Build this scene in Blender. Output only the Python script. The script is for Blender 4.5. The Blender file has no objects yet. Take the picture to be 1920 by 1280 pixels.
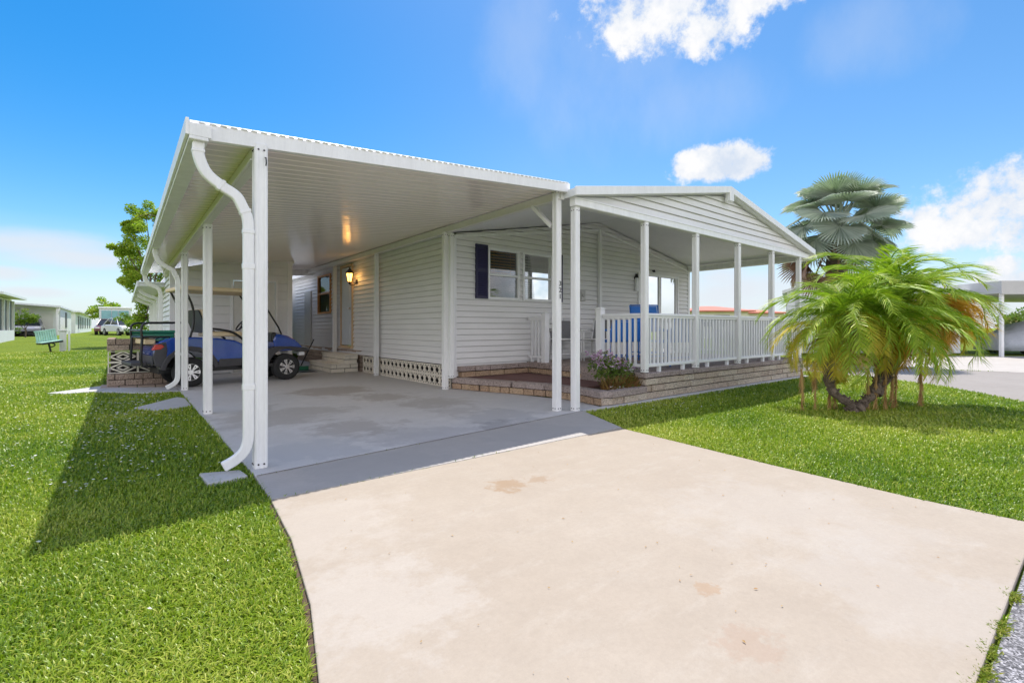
import bpy, math, random
import numpy as np
from mathutils import Vector, Matrix
R=math.radians
random.seed(7); rng=np.random.default_rng(11)
scene=bpy.context.scene
col=scene.collection
H=1.1; FA,FB=0.629,0.7775

# ------------------------------------------------------------------ materials
def newmat(name):
    m=bpy.data.materials.new(name); m.use_nodes=True
    nt=m.node_tree; b=nt.nodes['Principled BSDF']
    return m,nt,b
def N(nt,t,**kw):
    n=nt.nodes.new(t)
    for k,v in kw.items():
        if k in n.inputs: n.inputs[k].default_value=v
        else: setattr(n,k,v)
    return n
def L(nt,a,b): nt.links.new(a,b)
def mixc(nt,fac,a,b,mode='MIX'):
    n=nt.nodes.new('ShaderNodeMix'); n.data_type='RGBA'; n.blend_type=mode; n.clamp_factor=True
    for s,v in ((n.inputs[0],fac),(n.inputs[6],a),(n.inputs[7],b)):
        if hasattr(v,'node'): L(nt,v,s)
        elif isinstance(v,(int,float)): s.default_value=v
        else: s.default_value=(*v[:3],1)
    return n.outputs[2]
def mth(nt,op,a,b=0.0,c=0.0,clamp=False):
    n=nt.nodes.new('ShaderNodeMath'); n.operation=op; n.use_clamp=clamp
    for s,v in zip(n.inputs,(a,b,c)):
        if hasattr(v,'node'): L(nt,v,s)
        else: s.default_value=v
    return n.outputs[0]
def noise(nt,vec,scale,detail=4,rough=.55):
    n=N(nt,'ShaderNodeTexNoise'); n.inputs['Scale'].default_value=scale; n.inputs['Detail'].default_value=detail; n.inputs['Roughness'].default_value=rough
    if vec is not None: L(nt,vec,n.inputs['Vector'])
    return n.outputs[0]
def ramp(nt,fac,lo,hi):
    n=nt.nodes.new('ShaderNodeMapRange'); n.inputs[1].default_value=lo; n.inputs[2].default_value=hi; L(nt,fac,n.inputs[0]); return n.outputs[0]
def objco(nt,scale=None):
    t=N(nt,'ShaderNodeTexCoord').outputs['Object']
    if scale:
        mp=N(nt,'ShaderNodeMapping'); mp.inputs['Scale'].default_value=scale; L(nt,t,mp.inputs['Vector']); t=mp.outputs[0]
    return t
def bump(nt,b,h,strength=.3,dist=.01):
    n=N(nt,'ShaderNodeBump'); n.inputs['Strength'].default_value=strength; n.inputs['Distance'].default_value=dist
    L(nt,h,n.inputs['Height']); L(nt,n.outputs[0],b.inputs['Normal'])
def sc(c,f): return tuple(min(1,x*f) for x in c[:3])
def mat(name,c,rough=.5,var=.08,scale=3,bs=0,bstr=.2,bdist=.006,metal=0,spec=.5,tint=0,c2=None,coat=0,vec=None):
    m,nt,b=newmat(name)
    co=objco(nt,vec)
    n1=noise(nt,co,scale,5); n2=noise(nt,co,scale*9,3)
    f=ramp(nt,mth(nt,'ADD',mth(nt,'MULTIPLY',n1,.65),mth(nt,'MULTIPLY',n2,.35)),.3,.7)
    if tint:
        a=N(nt,'ShaderNodeAttribute',attribute_name='tint')
        f=mth(nt,'ADD',mth(nt,'MULTIPLY',f,1-tint),mth(nt,'MULTIPLY',a.outputs['Fac'],tint),clamp=True)
    lo=sc(c,1-var) ; hi=c2 if c2 else sc(c,1+var)
    L(nt,mixc(nt,f,lo,hi),b.inputs['Base Color'])
    b.inputs['Roughness'].default_value=rough; b.inputs['Metallic'].default_value=metal
    b.inputs['Specular IOR Level'].default_value=spec
    if coat: b.inputs['Coat Weight'].default_value=coat; b.inputs['Coat Roughness'].default_value=.06
    if bs: bump(nt,b,noise(nt,co,bs,4),bstr,bdist)
    return m
def leafmat(name,c1,c2,c3=None,transl=.35,rough=.45,spec=.35,big=1.2):
    m,nt,b=newmat(name)
    a=N(nt,'ShaderNodeAttribute',attribute_name='tint').outputs['Fac']
    f=mth(nt,'ADD',mth(nt,'MULTIPLY',a,.75),mth(nt,'MULTIPLY',ramp(nt,noise(nt,objco(nt),big,3),.35,.65),.25),clamp=True)
    if c3:
        cc=mixc(nt,ramp(nt,f,.5,1.),mixc(nt,ramp(nt,f,0,.5),c1,c2),c3)
    else: cc=mixc(nt,f,c1,c2)
    L(nt,cc,b.inputs['Base Color']); b.inputs['Roughness'].default_value=rough; b.inputs['Specular IOR Level'].default_value=spec
    tr=N(nt,'ShaderNodeBsdfTranslucent'); L(nt,mixc(nt,.4,cc,(.26,.52,.02),'MIX') if transl>.2 else cc,tr.inputs['Color'])
    ms=N(nt,'ShaderNodeMixShader'); ms.inputs[0].default_value=transl
    L(nt,b.outputs[0],ms.inputs[1]); L(nt,tr.outputs[0],ms.inputs[2])
    L(nt,ms.outputs[0],nt.nodes['Material Output'].inputs['Surface'])
    return m
def glassmat(name,tintc=(.85,.9,.92),refl=.0):
    m,nt,b=newmat(name); nt.nodes.remove(b)
    tr=N(nt,'ShaderNodeBsdfTransparent'); tr.inputs[0].default_value=(*tintc,1)
    gl=N(nt,'ShaderNodeBsdfGlossy'); gl.inputs['Roughness'].default_value=.02
    fr=N(nt,'ShaderNodeFresnel'); fr.inputs['IOR'].default_value=1.5
    f=mth(nt,'ADD',mth(nt,'MULTIPLY',fr.outputs[0],1.0),refl,clamp=True)
    ms=N(nt,'ShaderNodeMixShader'); L(nt,f,ms.inputs[0]); L(nt,tr.outputs[0],ms.inputs[1]); L(nt,gl.outputs[0],ms.inputs[2])
    L(nt,ms.outputs[0],nt.nodes['Material Output'].inputs['Surface']); return m
def emat(name,c,s):
    m,nt,b=newmat(name); b.inputs['Base Color'].default_value=(*c,1); b.inputs['Emission Color'].default_value=(*c,1); b.inputs['Emission Strength'].default_value=s; return m

M={}
M['white']=mat('white_painted_metal',(.84,.84,.83),.42,.13,3.5,c2=(.87,.87,.86),bs=60,bstr=.04,vec=(3,3,.5))
M['vinyl']=mat('white_vinyl',(.80,.80,.81),.35,.04,4)
M['offwhite']=mat('offwhite_metal',(.70,.69,.66),.4,.06,2)
M['siding']=mat('grey_vinyl_siding',(.74,.73,.725),.55,.05,1.5,bs=90,bstr=.08,bdist=.002,vec=(1,1,3))
M['shedsiding']=mat('pale_shed_siding',(.74,.74,.75),.5,.05,1.5)
M['trim']=mat('taupe_trim',(.50,.49,.47),.5,.06,3)
M['roof']=mat('white_roof_sheet',(.74,.75,.76),.45,.07,1.2)
M['dark']=mat('shade_black',(.015,.014,.013),.9,.2)
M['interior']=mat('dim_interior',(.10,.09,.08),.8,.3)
M['black']=mat('black_metal',(.014,.014,.015),.35,.2,10)
M['rubber']=mat('tyre_rubber',(.022,.022,.023),.8,.25,20,bs=70,bstr=.3)
M['greyplastic']=mat('charcoal_plastic',(.052,.050,.056),.55,.15,8,bs=150,bstr=.1)
M['blue']=mat('metallic_blue_paint',(.008,.060,.36),.25,.15,2,coat=1,spec=.6)
M['chrome']=mat('chrome',(.90,.90,.92),.22,.05,5,metal=1)
M['tan']=mat('tan_vinyl',(.76,.60,.38),.55,.08,5)
M['red']=mat('red_lens',(.55,.02,.015),.2,.1,5,coat=.5)
M['navy']=mat('navy_shutter',(.018,.016,.065),.5,.12,6)
M['brown']=mat('brown_blind',(.58,.27,.09),.5,.2,8)
M['blindw']=mat('pale_blind',(.72,.68,.60),.5,.1,8)
M['sling']=mat('grey_sling',(.20,.20,.21),.8,.1,40)
M['bluefab']=mat('blue_sling_fabric',(.02,.18,.62),.6,.12,20)
M['greenplastic']=mat('green_plastic',(.015,.20,.11),.3,.12,4,coat=.3)
M['mint']=mat('mint_paint',(.30,.60,.48),.5,.2,7,c2=(.55,.78,.68))
M['mat']=mat('maroon_mat',(.17,.085,.075),.95,.2,3,bs=220,bstr=.5)
M['door']=mat('pale_door',(.56,.60,.64),.4,.04,3)
M['wood']=mat('peach_wood',(.58,.42,.26),.6,.12,6)
M['terra']=mat('red_roof',(.52,.17,.12),.7,.12,2)
M['cream']=mat('cream_wall',(.74,.71,.62),.7,.05,1)
M['wallw']=mat('white_wall',(.74,.75,.76),.6,.05,1)
M['screen']=mat('dark_screen',(.06,.065,.075),.5,.3,3)
M['teal']=mat('teal_glass',(.22,.45,.46),.12,.2,2)
M['carw']=mat('white_car_paint',(.72,.73,.75),.3,.04,2,coat=.8)
M['carg']=mat('silver_car_paint',(.30,.30,.34),.3,.05,2,metal=.5,coat=.8)
M['carr']=mat('maroon_car_paint',(.16,.06,.06),.3,.05,2,coat=.8)
M['cover']=mat('silver_car_cover',(.50,.53,.60),.55,.15,3,bs=9,bstr=.8,bdist=.03)
M['glass']=glassmat('window_glass')
M['darkglass']=mat('car_glass',(.02,.025,.03),.06,.2,2)
M['soil']=mat('planter_soil',(.09,.06,.04),.95,.4,12,bs=40,bstr=.6)
M['amber']=emat('lit_amber_glass',(1.0,.46,.09),3.2)
M['flower']=leafmat('mauve_petals',(.55,.30,.55),(.75,.55,.72),transl=.3)
M['petal']=leafmat('white_petals',(.70,.72,.68),(.85,.85,.80),transl=.2)
M['shrub']=leafmat('shrub_leaves',(.05,.11,.02),(.15,.22,.04),(.24,.15,.07))
M['redgrass']=leafmat('rusty_leaves',(.09,.035,.02),(.22,.10,.035),(.30,.22,.06),transl=.25)
M['grass']=leafmat('grass_blades',(.04,.13,.008),(.25,.355,.016),(.58,.57,.11),transl=.30,rough=.4,spec=.45,big=.5)
M['frond']=leafmat('palm_leaflets',(.055,.14,.008),(.28,.42,.020),(.64,.66,.08),transl=.36,rough=.45,spec=.35)
M['frondy']=leafmat('yellowing_leaflets',(.36,.42,.03),(.62,.52,.05),(.68,.40,.05),transl=.35,rough=.5)
M['frondo']=leafmat('orange_dry_leaflets',(.80,.48,.05),(.88,.50,.07),(.72,.32,.06),transl=.45,rough=.6)
M['frondd']=leafmat('dead_brown_leaflets',(.34,.21,.08),(.48,.31,.12),(.40,.22,.10),transl=.15,rough=.7)
M['fan']=leafmat('silver_fan_leaf',(.22,.27,.225),(.36,.41,.345),(.55,.59,.50),transl=.30,rough=.45,spec=.5)
M['fandead']=leafmat('dead_fan_leaf',(.16,.085,.055),(.30,.18,.11),(.40,.28,.19),transl=.1,rough=.8)
M['leafa']=leafmat('tree_leaves',(.07,.16,.014),(.30,.42,.03),(.58,.60,.08),transl=.5)
M['leafb']=leafmat('bush_leaves',(.06,.12,.015),(.14,.22,.02),(.28,.32,.05),transl=.35)
M['bark']=mat('bark',(.13,.095,.065),.9,.45,6,bs=22,bstr=.9,bdist=.03)
M['palmbark']=mat('palm_trunk_bark',(.16,.125,.095),.9,.5,5,bs=18,bstr=1.0,bdist=.04,vec=(1,1,3))
M['darkpalm']=mat('dark_palm_stem',(.17,.13,.10),.95,.6,14,bs=40,bstr=1.0,bdist=.03)
M['petiole']=leafmat('petiole',(.16,.20,.05),(.34,.30,.12),transl=.1)
M['weed']=leafmat('weed_leaves',(.12,.20,.02),(.26,.30,.04),(.40,.34,.08),transl=.35)

def concrete(name,base,warm,pale,stains=(),sp=.25):
    m,nt,b=newmat(name); co=objco(nt)
    big=ramp(nt,noise(nt,co,.9,6,.62),.36,.64); mid=ramp(nt,noise(nt,co,5.5,5,.65),.38,.62); fine=noise(nt,co,140,2,.7)
    c=mixc(nt,big,base,warm)
    c=mixc(nt,mth(nt,'MULTIPLY',mid,.22),c,sc(base,.80))
    st=objco(nt,(1,2.6,1)); w=ramp(nt,noise(nt,st,2.1,8,.72),.52,.70)
    c=mixc(nt,mth(nt,'MULTIPLY',w,.38),c,pale)
    c=mixc(nt,mth(nt,'MULTIPLY',ramp(nt,noise(nt,co,38,4,.75),.42,.70),.22),c,sc(base,.72))
    c=mixc(nt,mth(nt,'MULTIPLY',ramp(nt,noise(nt,objco(nt,(1,2.2,1)),16,5,.8),.60,.72),.20),c,sc(pale,1.05))
    spots=ramp(nt,noise(nt,co,46,2,.6),.70,.78)
    c=mixc(nt,mth(nt,'MULTIPLY',spots,sp),c,sc(base,.45))
    spots2=ramp(nt,noise(nt,objco(nt,(1,1.7,1)),13,3,.7),.72,.80)
    c=mixc(nt,mth(nt,'MULTIPLY',spots2,sp*.9),c,sc(base,.5))
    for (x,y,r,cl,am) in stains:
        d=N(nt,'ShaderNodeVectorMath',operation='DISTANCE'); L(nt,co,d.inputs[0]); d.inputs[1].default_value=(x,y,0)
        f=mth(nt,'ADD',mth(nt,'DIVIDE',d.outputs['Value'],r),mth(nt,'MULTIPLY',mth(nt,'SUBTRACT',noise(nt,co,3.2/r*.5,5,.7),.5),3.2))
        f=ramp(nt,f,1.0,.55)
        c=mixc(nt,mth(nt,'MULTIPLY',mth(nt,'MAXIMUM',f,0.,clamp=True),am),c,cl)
    c=mixc(nt,mth(nt,'MULTIPLY',ramp(nt,fine,.3,.7),.16),c,sc(base,.70))
    L(nt,c,b.inputs['Base Color']); b.inputs['Roughness'].default_value=.75; b.inputs['Specular IOR Level'].default_value=.3
    bump(nt,b,mth(nt,'ADD',fine,mth(nt,'MULTIPLY',mid,1.2)),.22,.004); return m
M['drive']=concrete('driveway_concrete',(.352,.298,.242),(.380,.328,.272),(.43,.392,.345),
   [(2.09,2.64,.15,(.27,.165,.08),.6),(2.35,2.60,.10,(.27,.17,.09),.45),(1.92,1.06,.06,(.32,.20,.11),.5),(1.70,.78,.12,(.32,.22,.16),.4),(.86,2.75,.55,(.44,.40,.36),.35),(.80,1.85,.40,(.45,.42,.39),.35),(3.1,1.2,.7,(.42,.39,.36),.3),(2.6,.5,.5,(.40,.37,.34),.35)])
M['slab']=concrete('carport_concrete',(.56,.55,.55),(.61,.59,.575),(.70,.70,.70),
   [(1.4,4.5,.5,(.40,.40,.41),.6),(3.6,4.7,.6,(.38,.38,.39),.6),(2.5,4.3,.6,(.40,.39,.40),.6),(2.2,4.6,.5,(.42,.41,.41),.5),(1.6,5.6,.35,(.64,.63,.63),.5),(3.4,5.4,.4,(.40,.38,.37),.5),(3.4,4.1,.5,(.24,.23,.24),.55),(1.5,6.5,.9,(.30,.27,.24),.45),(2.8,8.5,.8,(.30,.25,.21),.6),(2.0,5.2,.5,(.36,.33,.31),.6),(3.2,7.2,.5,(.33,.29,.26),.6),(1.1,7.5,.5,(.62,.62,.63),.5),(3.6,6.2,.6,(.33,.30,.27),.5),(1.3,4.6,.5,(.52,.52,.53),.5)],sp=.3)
M['shade_band']=concrete('shade_grey_concrete',(.42,.395,.375),(.45,.425,.40),(.50,.475,.455),[(1.6,3.6,.7,(.36,.345,.335),.5),(3.4,3.75,.7,(.36,.345,.335),.5)])
M['paver']=concrete('grey_paver',(.46,.46,.46),(.52,.51,.50),(.60,.60,.60))
M['pinkpaver']=concrete('pinkish_paver',(.36,.28,.23),(.42,.34,.28),(.48,.42,.37))
M['road2']=concrete('pale_street',(.27,.245,.225),(.30,.275,.255),(.33,.31,.29),sp=.1)
M['drive2']=concrete('far_driveway',(.42,.39,.36),(.46,.43,.40),(.50,.48,.46),sp=.05)
def asphalt():
    m,nt,b=newmat('asphalt'); co=objco(nt)
    v=N(nt,'ShaderNodeTexVoronoi'); v.inputs['Scale'].default_value=150; L(nt,co,v.inputs['Vector'])
    sep=N(nt,'ShaderNodeSeparateColor'); L(nt,v.outputs['Color'],sep.inputs[0])
    f=ramp(nt,sep.outputs[0],.1,.95)
    c=mixc(nt,mth(nt,'POWER',f,1.7),(.06,.06,.066),(.44,.43,.46))
    c=mixc(nt,mth(nt,'MULTIPLY',ramp(nt,noise(nt,co,2,4),.4,.7),.3),c,(.2,.19,.19))
    L(nt,c,b.inputs['Base Color']); b.inputs['Roughness'].default_value=.85
    bump(nt,b,v.outputs['Distance'],.7,.006); return m
M['asphalt']=asphalt()
def lawnmat():
    m,nt,b=newmat('lawn_ground'); co=objco(nt)
    a=ramp(nt,noise(nt,co,.35,5,.6),.35,.65); d=ramp(nt,noise(nt,co,14,5,.7),.3,.7); e=ramp(nt,noise(nt,co,90,3,.7),.3,.7)
    c=mixc(nt,a,(.15,.255,.014),(.25,.345,.024))
    c=mixc(nt,mth(nt,'MULTIPLY',d,.6),c,(.055,.09,.008))
    c=mixc(nt,mth(nt,'MULTIPLY',e,.45),c,(.24,.27,.035))
    L(nt,c,b.inputs['Base Color']); b.inputs['Roughness'].default_value=.9; b.inputs['Specular IOR Level'].default_value=.15
    bump(nt,b,mth(nt,'ADD',d,e),.8,.03); return m
M['lawn']=lawnmat()
def ceilmat():
    m,nt,b=newmat('glossy_ceiling_pan'); co=objco(nt,(1.2,7,1))
    b.inputs['Base Color'].default_value=(.88,.80,.76,1); b.inputs['Roughness'].default_value=.13; b.inputs['Specular IOR Level'].default_value=.55
    bump(nt,b,noise(nt,co,1.6,3,.5),.34,.014); return m
M['ceil']=ceilmat()
def blockmat(name,a,bc,c3):
    m,nt,b=newmat(name); co=objco(nt)
    t=N(nt,'ShaderNodeAttribute',attribute_name='tint').outputs['Fac']
    n1=ramp(nt,noise(nt,co,17,5,.7),.32,.68); n2=noise(nt,co,60,4,.7)
    c=mixc(nt,t,a,bc); c=mixc(nt,mth(nt,'MULTIPLY',n1,.6),c,c3)
    c=mixc(nt,mth(nt,'MULTIPLY',ramp(nt,n2,.50,.62),.7),c,sc(a,.30))
    c=mixc(nt,mth(nt,'MULTIPLY',ramp(nt,noise(nt,co,38,3,.7),.58,.70),.6),c,sc(bc,1.35))
    L(nt,c,b.inputs['Base Color']); b.inputs['Roughness'].default_value=.9; b.inputs['Specular IOR Level'].default_value=.2
    bump(nt,b,mth(nt,'ADD',n1,mth(nt,'MULTIPLY',n2,.6)),1.0,.03); return m
M['block']=blockmat('tan_splitface_block',(.66,.50,.38),(.86,.73,.57),(.80,.69,.59))
M['cap']=blockmat('brownpink_cap_block',(.46,.36,.32),(.60,.49,.45),(.56,.47,.43))
M['stepblock']=blockmat('peach_step_block',(.55,.36,.23),(.72,.53,.34),(.66,.49,.36))
M['brickwall']=blockmat('brown_brick',(.46,.33,.25),(.64,.50,.39),(.58,.47,.39))
M['mortar']=mat('mortar',(.07,.055,.045),.95,.3,20)
M['screenblock']=mat('cream_screen_block',(.78,.72,.61),.85,.12,9,bs=60,bstr=.4)
M['footing']=mat('pale_footing',(.52,.50,.48),.85,.12,4,bs=50,bstr=.3)
M['white_sign']=M['vinyl']

# ------------------------------------------------------------------ mesh builder
class MB:
    def __init__(s): s.v=[]; s.f=[]; s.t=[]; s.tint=.5
    def add(s,vs,fs):
        o=len(s.v); s.v+= [tuple(v) for v in vs]; s.t+=[s.tint]*len(vs); s.f+=[tuple(i+o for i in f) for f in fs]
    def box(s,lo,hi):
        x0,y0,z0=lo; x1,y1,z1=hi
        s.add([(x0,y0,z0),(x1,y0,z0),(x1,y1,z0),(x0,y1,z0),(x0,y0,z1),(x1,y0,z1),(x1,y1,z1),(x0,y1,z1)],
              [(0,3,2,1),(4,5,6,7),(0,1,5,4),(1,2,6,5),(2,3,7,6),(3,0,4,7)])
    def obox(s,c,ax,ay,az):
        c,ax,ay,az=map(Vector,(c,ax,ay,az)); vs=[]
        for k in (-1,1):
            for (i,j) in ((-1,-1),(1,-1),(1,1),(-1,1)): vs.append(c+ax*i+ay*j+az*k)
        s.add(vs,[(0,3,2,1),(4,5,6,7),(0,1,5,4),(1,2,6,5),(2,3,7,6),(3,0,4,7)])
    def bar(s,p,q,w,h=None,up=(0,0,1)):
        p,q=Vector(p),Vector(q); d=q-p; l=d.length; d.normalize(); u=Vector(up)
        if abs(d.dot(u))>.98: u=Vector((0,1,0))
        x=d.cross(u).normalized(); u=x.cross(d)
        s.obox((p+q)/2,x*w/2,d*l/2,u*(h or w)/2)
    def tube(s,pts,r,n=8,cap=True):
        pts=[Vector(p) for p in pts]; rs=r if isinstance(r,(list,tuple)) else [r]*len(pts)
        ref=None; rings=[]
        for i,p in enumerate(pts):
            d=(pts[min(i+1,len(pts)-1)]-pts[max(i-1,0)]).normalized()
            if ref is None: ref=Vector((0,0,1)) if abs(d.z)<.9 else Vector((1,0,0))
            a=ref-d*ref.dot(d); a.normalize(); b=d.cross(a); ref=a
            rings.append([p+(a*math.cos(2*math.pi*k/n)+b*math.sin(2*math.pi*k/n))*rs[i] for k in range(n)])
        fs=[]
        for i in range(len(pts)-1):
            for k in range(n):
                fs.append((i*n+k,i*n+(k+1)%n,(i+1)*n+(k+1)%n,(i+1)*n+k))
        if cap: fs.append(tuple(range(n))[::-1]); fs.append(tuple((len(pts)-1)*n+k for k in range(n)))
        s.add([v for r_ in rings for v in r_],fs)
    def rectsweep(s,pts,w,h,side):
        side=Vector(side).normalized(); pts=[Vector(p) for p in pts]; vs=[];fs=[]
        for i,p in enumerate(pts):
            d=(pts[min(i+1,len(pts)-1)]-pts[max(i-1,0)]).normalized(); n=d.cross(side).normalized()
            for a,b in ((-1,-1),(1,-1),(1,1),(-1,1)): vs.append(p+side*a*w/2+n*b*h/2)
        for i in range(len(pts)-1):
            for k in range(4): fs.append((i*4+k,i*4+(k+1)%4,(i+1)*4+(k+1)%4,(i+1)*4+k))
        fs.append((3,2,1,0)); e=(len(pts)-1)*4; fs.append((e,e+1,e+2,e+3)); s.add(vs,fs)
    def prism(s,poly,z0,z1):
        n=len(poly); s.add([(x,y,z0) for x,y in poly]+[(x,y,z1) for x,y in poly],
          [tuple(range(n))[::-1],tuple(range(n,2*n))]+[(i,(i+1)%n,(i+1)%n+n,i+n) for i in range(n)])
    def sideprism(s,poly,y0,y1):   # polygon in x,z extruded along y
        n=len(poly); s.add([(x,y0,z) for x,z in poly]+[(x,y1,z) for x,z in poly],
          [tuple(range(n)),tuple(range(n,2*n))[::-1]]+[((i+1)%n,i,i+n,(i+1)%n+n) for i in range(n)])
    def loft(s,rings,close=True,caps=True):
        n=len(rings[0]); fs=[]
        for i in range(len(rings)-1):
            for k in range(n if close else n-1): fs.append((i*n+k,i*n+(k+1)%n,(i+1)*n+(k+1)%n,(i+1)*n+k))
        if caps: fs.append(tuple(range(n))[::-1]); fs.append(tuple((len(rings)-1)*n+k for k in range(n)))
        s.add([v for r in rings for v in r],fs)
    def cyl(s,c,ax,r,l,n=24,r2=None):
        c,ax=Vector(c),Vector(ax).normalized(); s.tube([c-ax*l/2,c+ax*l/2],[r,r2 if r2 else r],n)
    def quad(s,*p): s.add(p,[tuple(range(len(p)))])
    def build(s,name,m,parent=None,off=None,smooth=False,bevel=0,seg=2):
        me=bpy.data.meshes.new(name)
        o3=Vector(off) if off is not None else Vector((0,0,0))
        me.from_pydata([(v[0]-o3.x,v[1]-o3.y,v[2]-o3.z) for v in s.v],[],s.f)
        at=me.attributes.new('tint','FLOAT','POINT'); at.data.foreach_set('value',s.t)
        if smooth:
            me.polygons.foreach_set('use_smooth',[True]*len(me.polygons))
        me.materials.append(m if not isinstance(m,str) else M[m]); me.update()
        o=bpy.data.objects.new(name,me); col.objects.link(o)
        if parent: o.parent=parent
        elif off is not None: o.location=o3
        if bevel:
            b=o.modifiers.new('bevel','BEVEL'); b.width=bevel; b.segments=seg; b.limit_method='ANGLE'; b.angle_limit=R(40)
        return o
def tag(o,label=None,cat=None,group=None,kind=None):
    if label: o['label']=label
    if cat: o['category']=cat
    if group: o['group']=group
    if kind: o['kind']=kind
    return o
def thing(name,label,cat,loc=(0,0,0),rz=0,group=None):
    o=bpy.data.objects.new(name,None); col.objects.link(o); o.location=loc; o.rotation_euler=(0,0,rz); o.empty_display_size=.2
    return tag(o,label,cat,group)
def copytree(o,parent=None):
    c=o.copy(); col.objects.link(c)
    if parent: c.parent=parent
    for ch in o.children: copytree(ch,c)
    return c
class Grp:      # parts of one thing, given in world coordinates
    def __init__(s,name,label,cat,loc,group=None): s.o=thing(name,label,cat,loc,0,group); s.loc=loc
    def part(s,mb,name,m,parent=None,**k): return mb.build(name,m,parent or s.o,off=s.loc,**k)

def sstep(a,b,x):
    t=np.clip((np.asarray(x,float)-a)/(b-a),0,1); return t*t*(3-2*t)
def gz(x,y):
    return -.03+.46*sstep(16,46,y)
def at(px,d,y=None):
    t=(px-960)/900; X=d*(FA+FB*t); Y=d*(FB-FA*t)
    return (X,Y) if y is None else (X,Y,H-(y-614)/900*d)

# ------------------------------------------------------------------ camera, light, world
scene.cycles.max_bounces=14; scene.cycles.diffuse_bounces=7; scene.cycles.transparent_max_bounces=12
cam=bpy.data.cameras.new('camera'); co=bpy.data.objects.new('camera',cam); col.objects.link(co); scene.camera=co
co.location=(0,0,H); co.rotation_euler=(R(90),0,-math.atan2(FA,FB))
cam.sensor_width=36; cam.lens=900/1920*36; cam.shift_y=-26/1920; cam.clip_end=3000; cam.clip_start=.05
SD=Vector((.71,.83,2.6)).normalized()
sun=bpy.data.lights.new('sun','SUN'); so=bpy.data.objects.new('sun',sun); col.objects.link(so)
sun.energy=2.75; sun.angle=R(.5); sun.color=(1,.945,.865); so.rotation_euler=(-SD).to_track_quat('-Z','Y').to_euler(); so.location=(0,0,40)
vs=scene.view_settings; vs.view_transform='Standard'; vs.look='None'; vs.gamma=1; vs.exposure=1.13
W=bpy.data.worlds.new('World'); scene.world=W; W.use_nodes=True
nt=W.node_tree; bg=nt.nodes['Background']
sky=N(nt,'ShaderNodeTexSky'); sky.sky_type='NISHITA'; sky.sun_disc=False; sky.sun_elevation=math.asin(SD.z); sky.sun_rotation=math.atan2(SD.x,SD.y)
sky.air_density=1.0; sky.dust_density=.4; sky.ozone_density=3.0; sky.altitude=0
hs=N(nt,'ShaderNodeHueSaturation'); hs.inputs['Saturation'].default_value=1.52; hs.inputs['Value'].default_value=1.05; hs.inputs['Hue'].default_value=.500
gm=N(nt,'ShaderNodeGamma'); gm.inputs[1].default_value=.85; L(nt,sky.outputs[0],gm.inputs[0]); L(nt,gm.outputs[0],hs.inputs['Color']); SKYSAT=hs
tc=N(nt,'ShaderNodeTexCoord').outputs['Generated']
n1=noise(nt,tc,13,9,.62); n2=noise(nt,tc,42,6,.65); 
mpw=N(nt,'ShaderNodeMapping'); mpw.inputs['Scale'].default_value=(1,1,3.2); L(nt,tc,mpw.inputs['Vector'])
nw=noise(nt,mpw.outputs[0],4,7,.6)
def vdot(v):
    d=N(nt,'ShaderNodeVectorMath',operation='DOT_PRODUCT'); L(nt,tc,d.inputs[0]); d.inputs[1].default_value=v; return d.outputs['Value']
def blob(px,py,a,b,soft=0):
    """an elliptical cloud core seen in the direction of one point of the sky; a, b: half sizes as tangents"""
    t=(px-960)/900; c=Vector((FA+FB*t,FB-FA*t,(614-py)/900)); ln=c.length; c.normalize()
    r=c.cross(Vector((0,0,1))).normalized(); u=r.cross(c)
    w=mth(nt,'MAXIMUM',vdot(c),.05)
    x=mth(nt,'DIVIDE',mth(nt,'DIVIDE',vdot(r),w),a); y=mth(nt,'DIVIDE',mth(nt,'DIVIDE',vdot(u),w),b)
    q=mth(nt,'ADD',mth(nt,'MULTIPLY',x,x),mth(nt,'MULTIPLY',y,y))
    front=ramp(nt,vdot(c),.1,.3)
    return mth(nt,'SUBTRACT',mth(nt,'MULTIPLY',mth(nt,'SUBTRACT',2.0,q),front),1.0)   # 1 at the core, 0 on the rim
_t=(60-960)/900; _u=Vector((FA+FB*_t,FB-FA*_t,(614+0)/900-.05)).normalized()
L(nt,mth(nt,'ADD',1.40,mth(nt,'MULTIPLY',mth(nt,'MAXIMUM',ramp(nt,vdot(tuple(_u)),.72,1.0),0.,clamp=True),.20)),SKYSAT.inputs['Saturation'])
def mx(l):
    o=l[0]
    for b in l[1:]: o=mth(nt,'MAXIMUM',o,b)
    return o
puffs=[(1255,-25,.165,.105),(1175,45,.055,.062),(1335,55,.075,.050),(1410,-5,.09,.035),(1350,308,.082,.033),(1310,322,.05,.020),(1400,306,.045,.026),
       (1870,385,.10,.058),(1905,350,.085,.055),(1760,425,.055,.03),(1800,440,.08,.03),(1930,420,.06,.05),(1905,520,.07,.018),(1880,500,.03,.02),(1725,405,.04,.02)]
def scl(px,py):  # tangent size correction for off-axis directions
    return 1.0
dens=mx([blob(px,py,a*1.0,b*1.0) for px,py,a,b in puffs])
dens=mth(nt,'MAXIMUM',dens,mth(nt,'ADD',mx([blob(1348,306,.075,.030),blob(1385,312,.05,.022)]),.75))
dens=mth(nt,'ADD',dens,mth(nt,'MULTIPLY',mth(nt,'SUBTRACT',n1,.5),3.3))
dens=mth(nt,'ADD',dens,mth(nt,'MULTIPLY',mth(nt,'SUBTRACT',n2,.5),2.0))
alpha=N(nt,'ShaderNodeMapRange',interpolation_type='SMOOTHSTEP'); L(nt,dens,alpha.inputs[0]); alpha.inputs[1].default_value=.02; alpha.inputs[2].default_value=1.0
veils=[(70,455,.13,.030),(130,480,.10,.022),(10,512,.05,.012),(70,548,.05,.010),(1400,545,.16,.055),(1360,520,.07,.03),(1860,560,.14,.04)]
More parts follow.
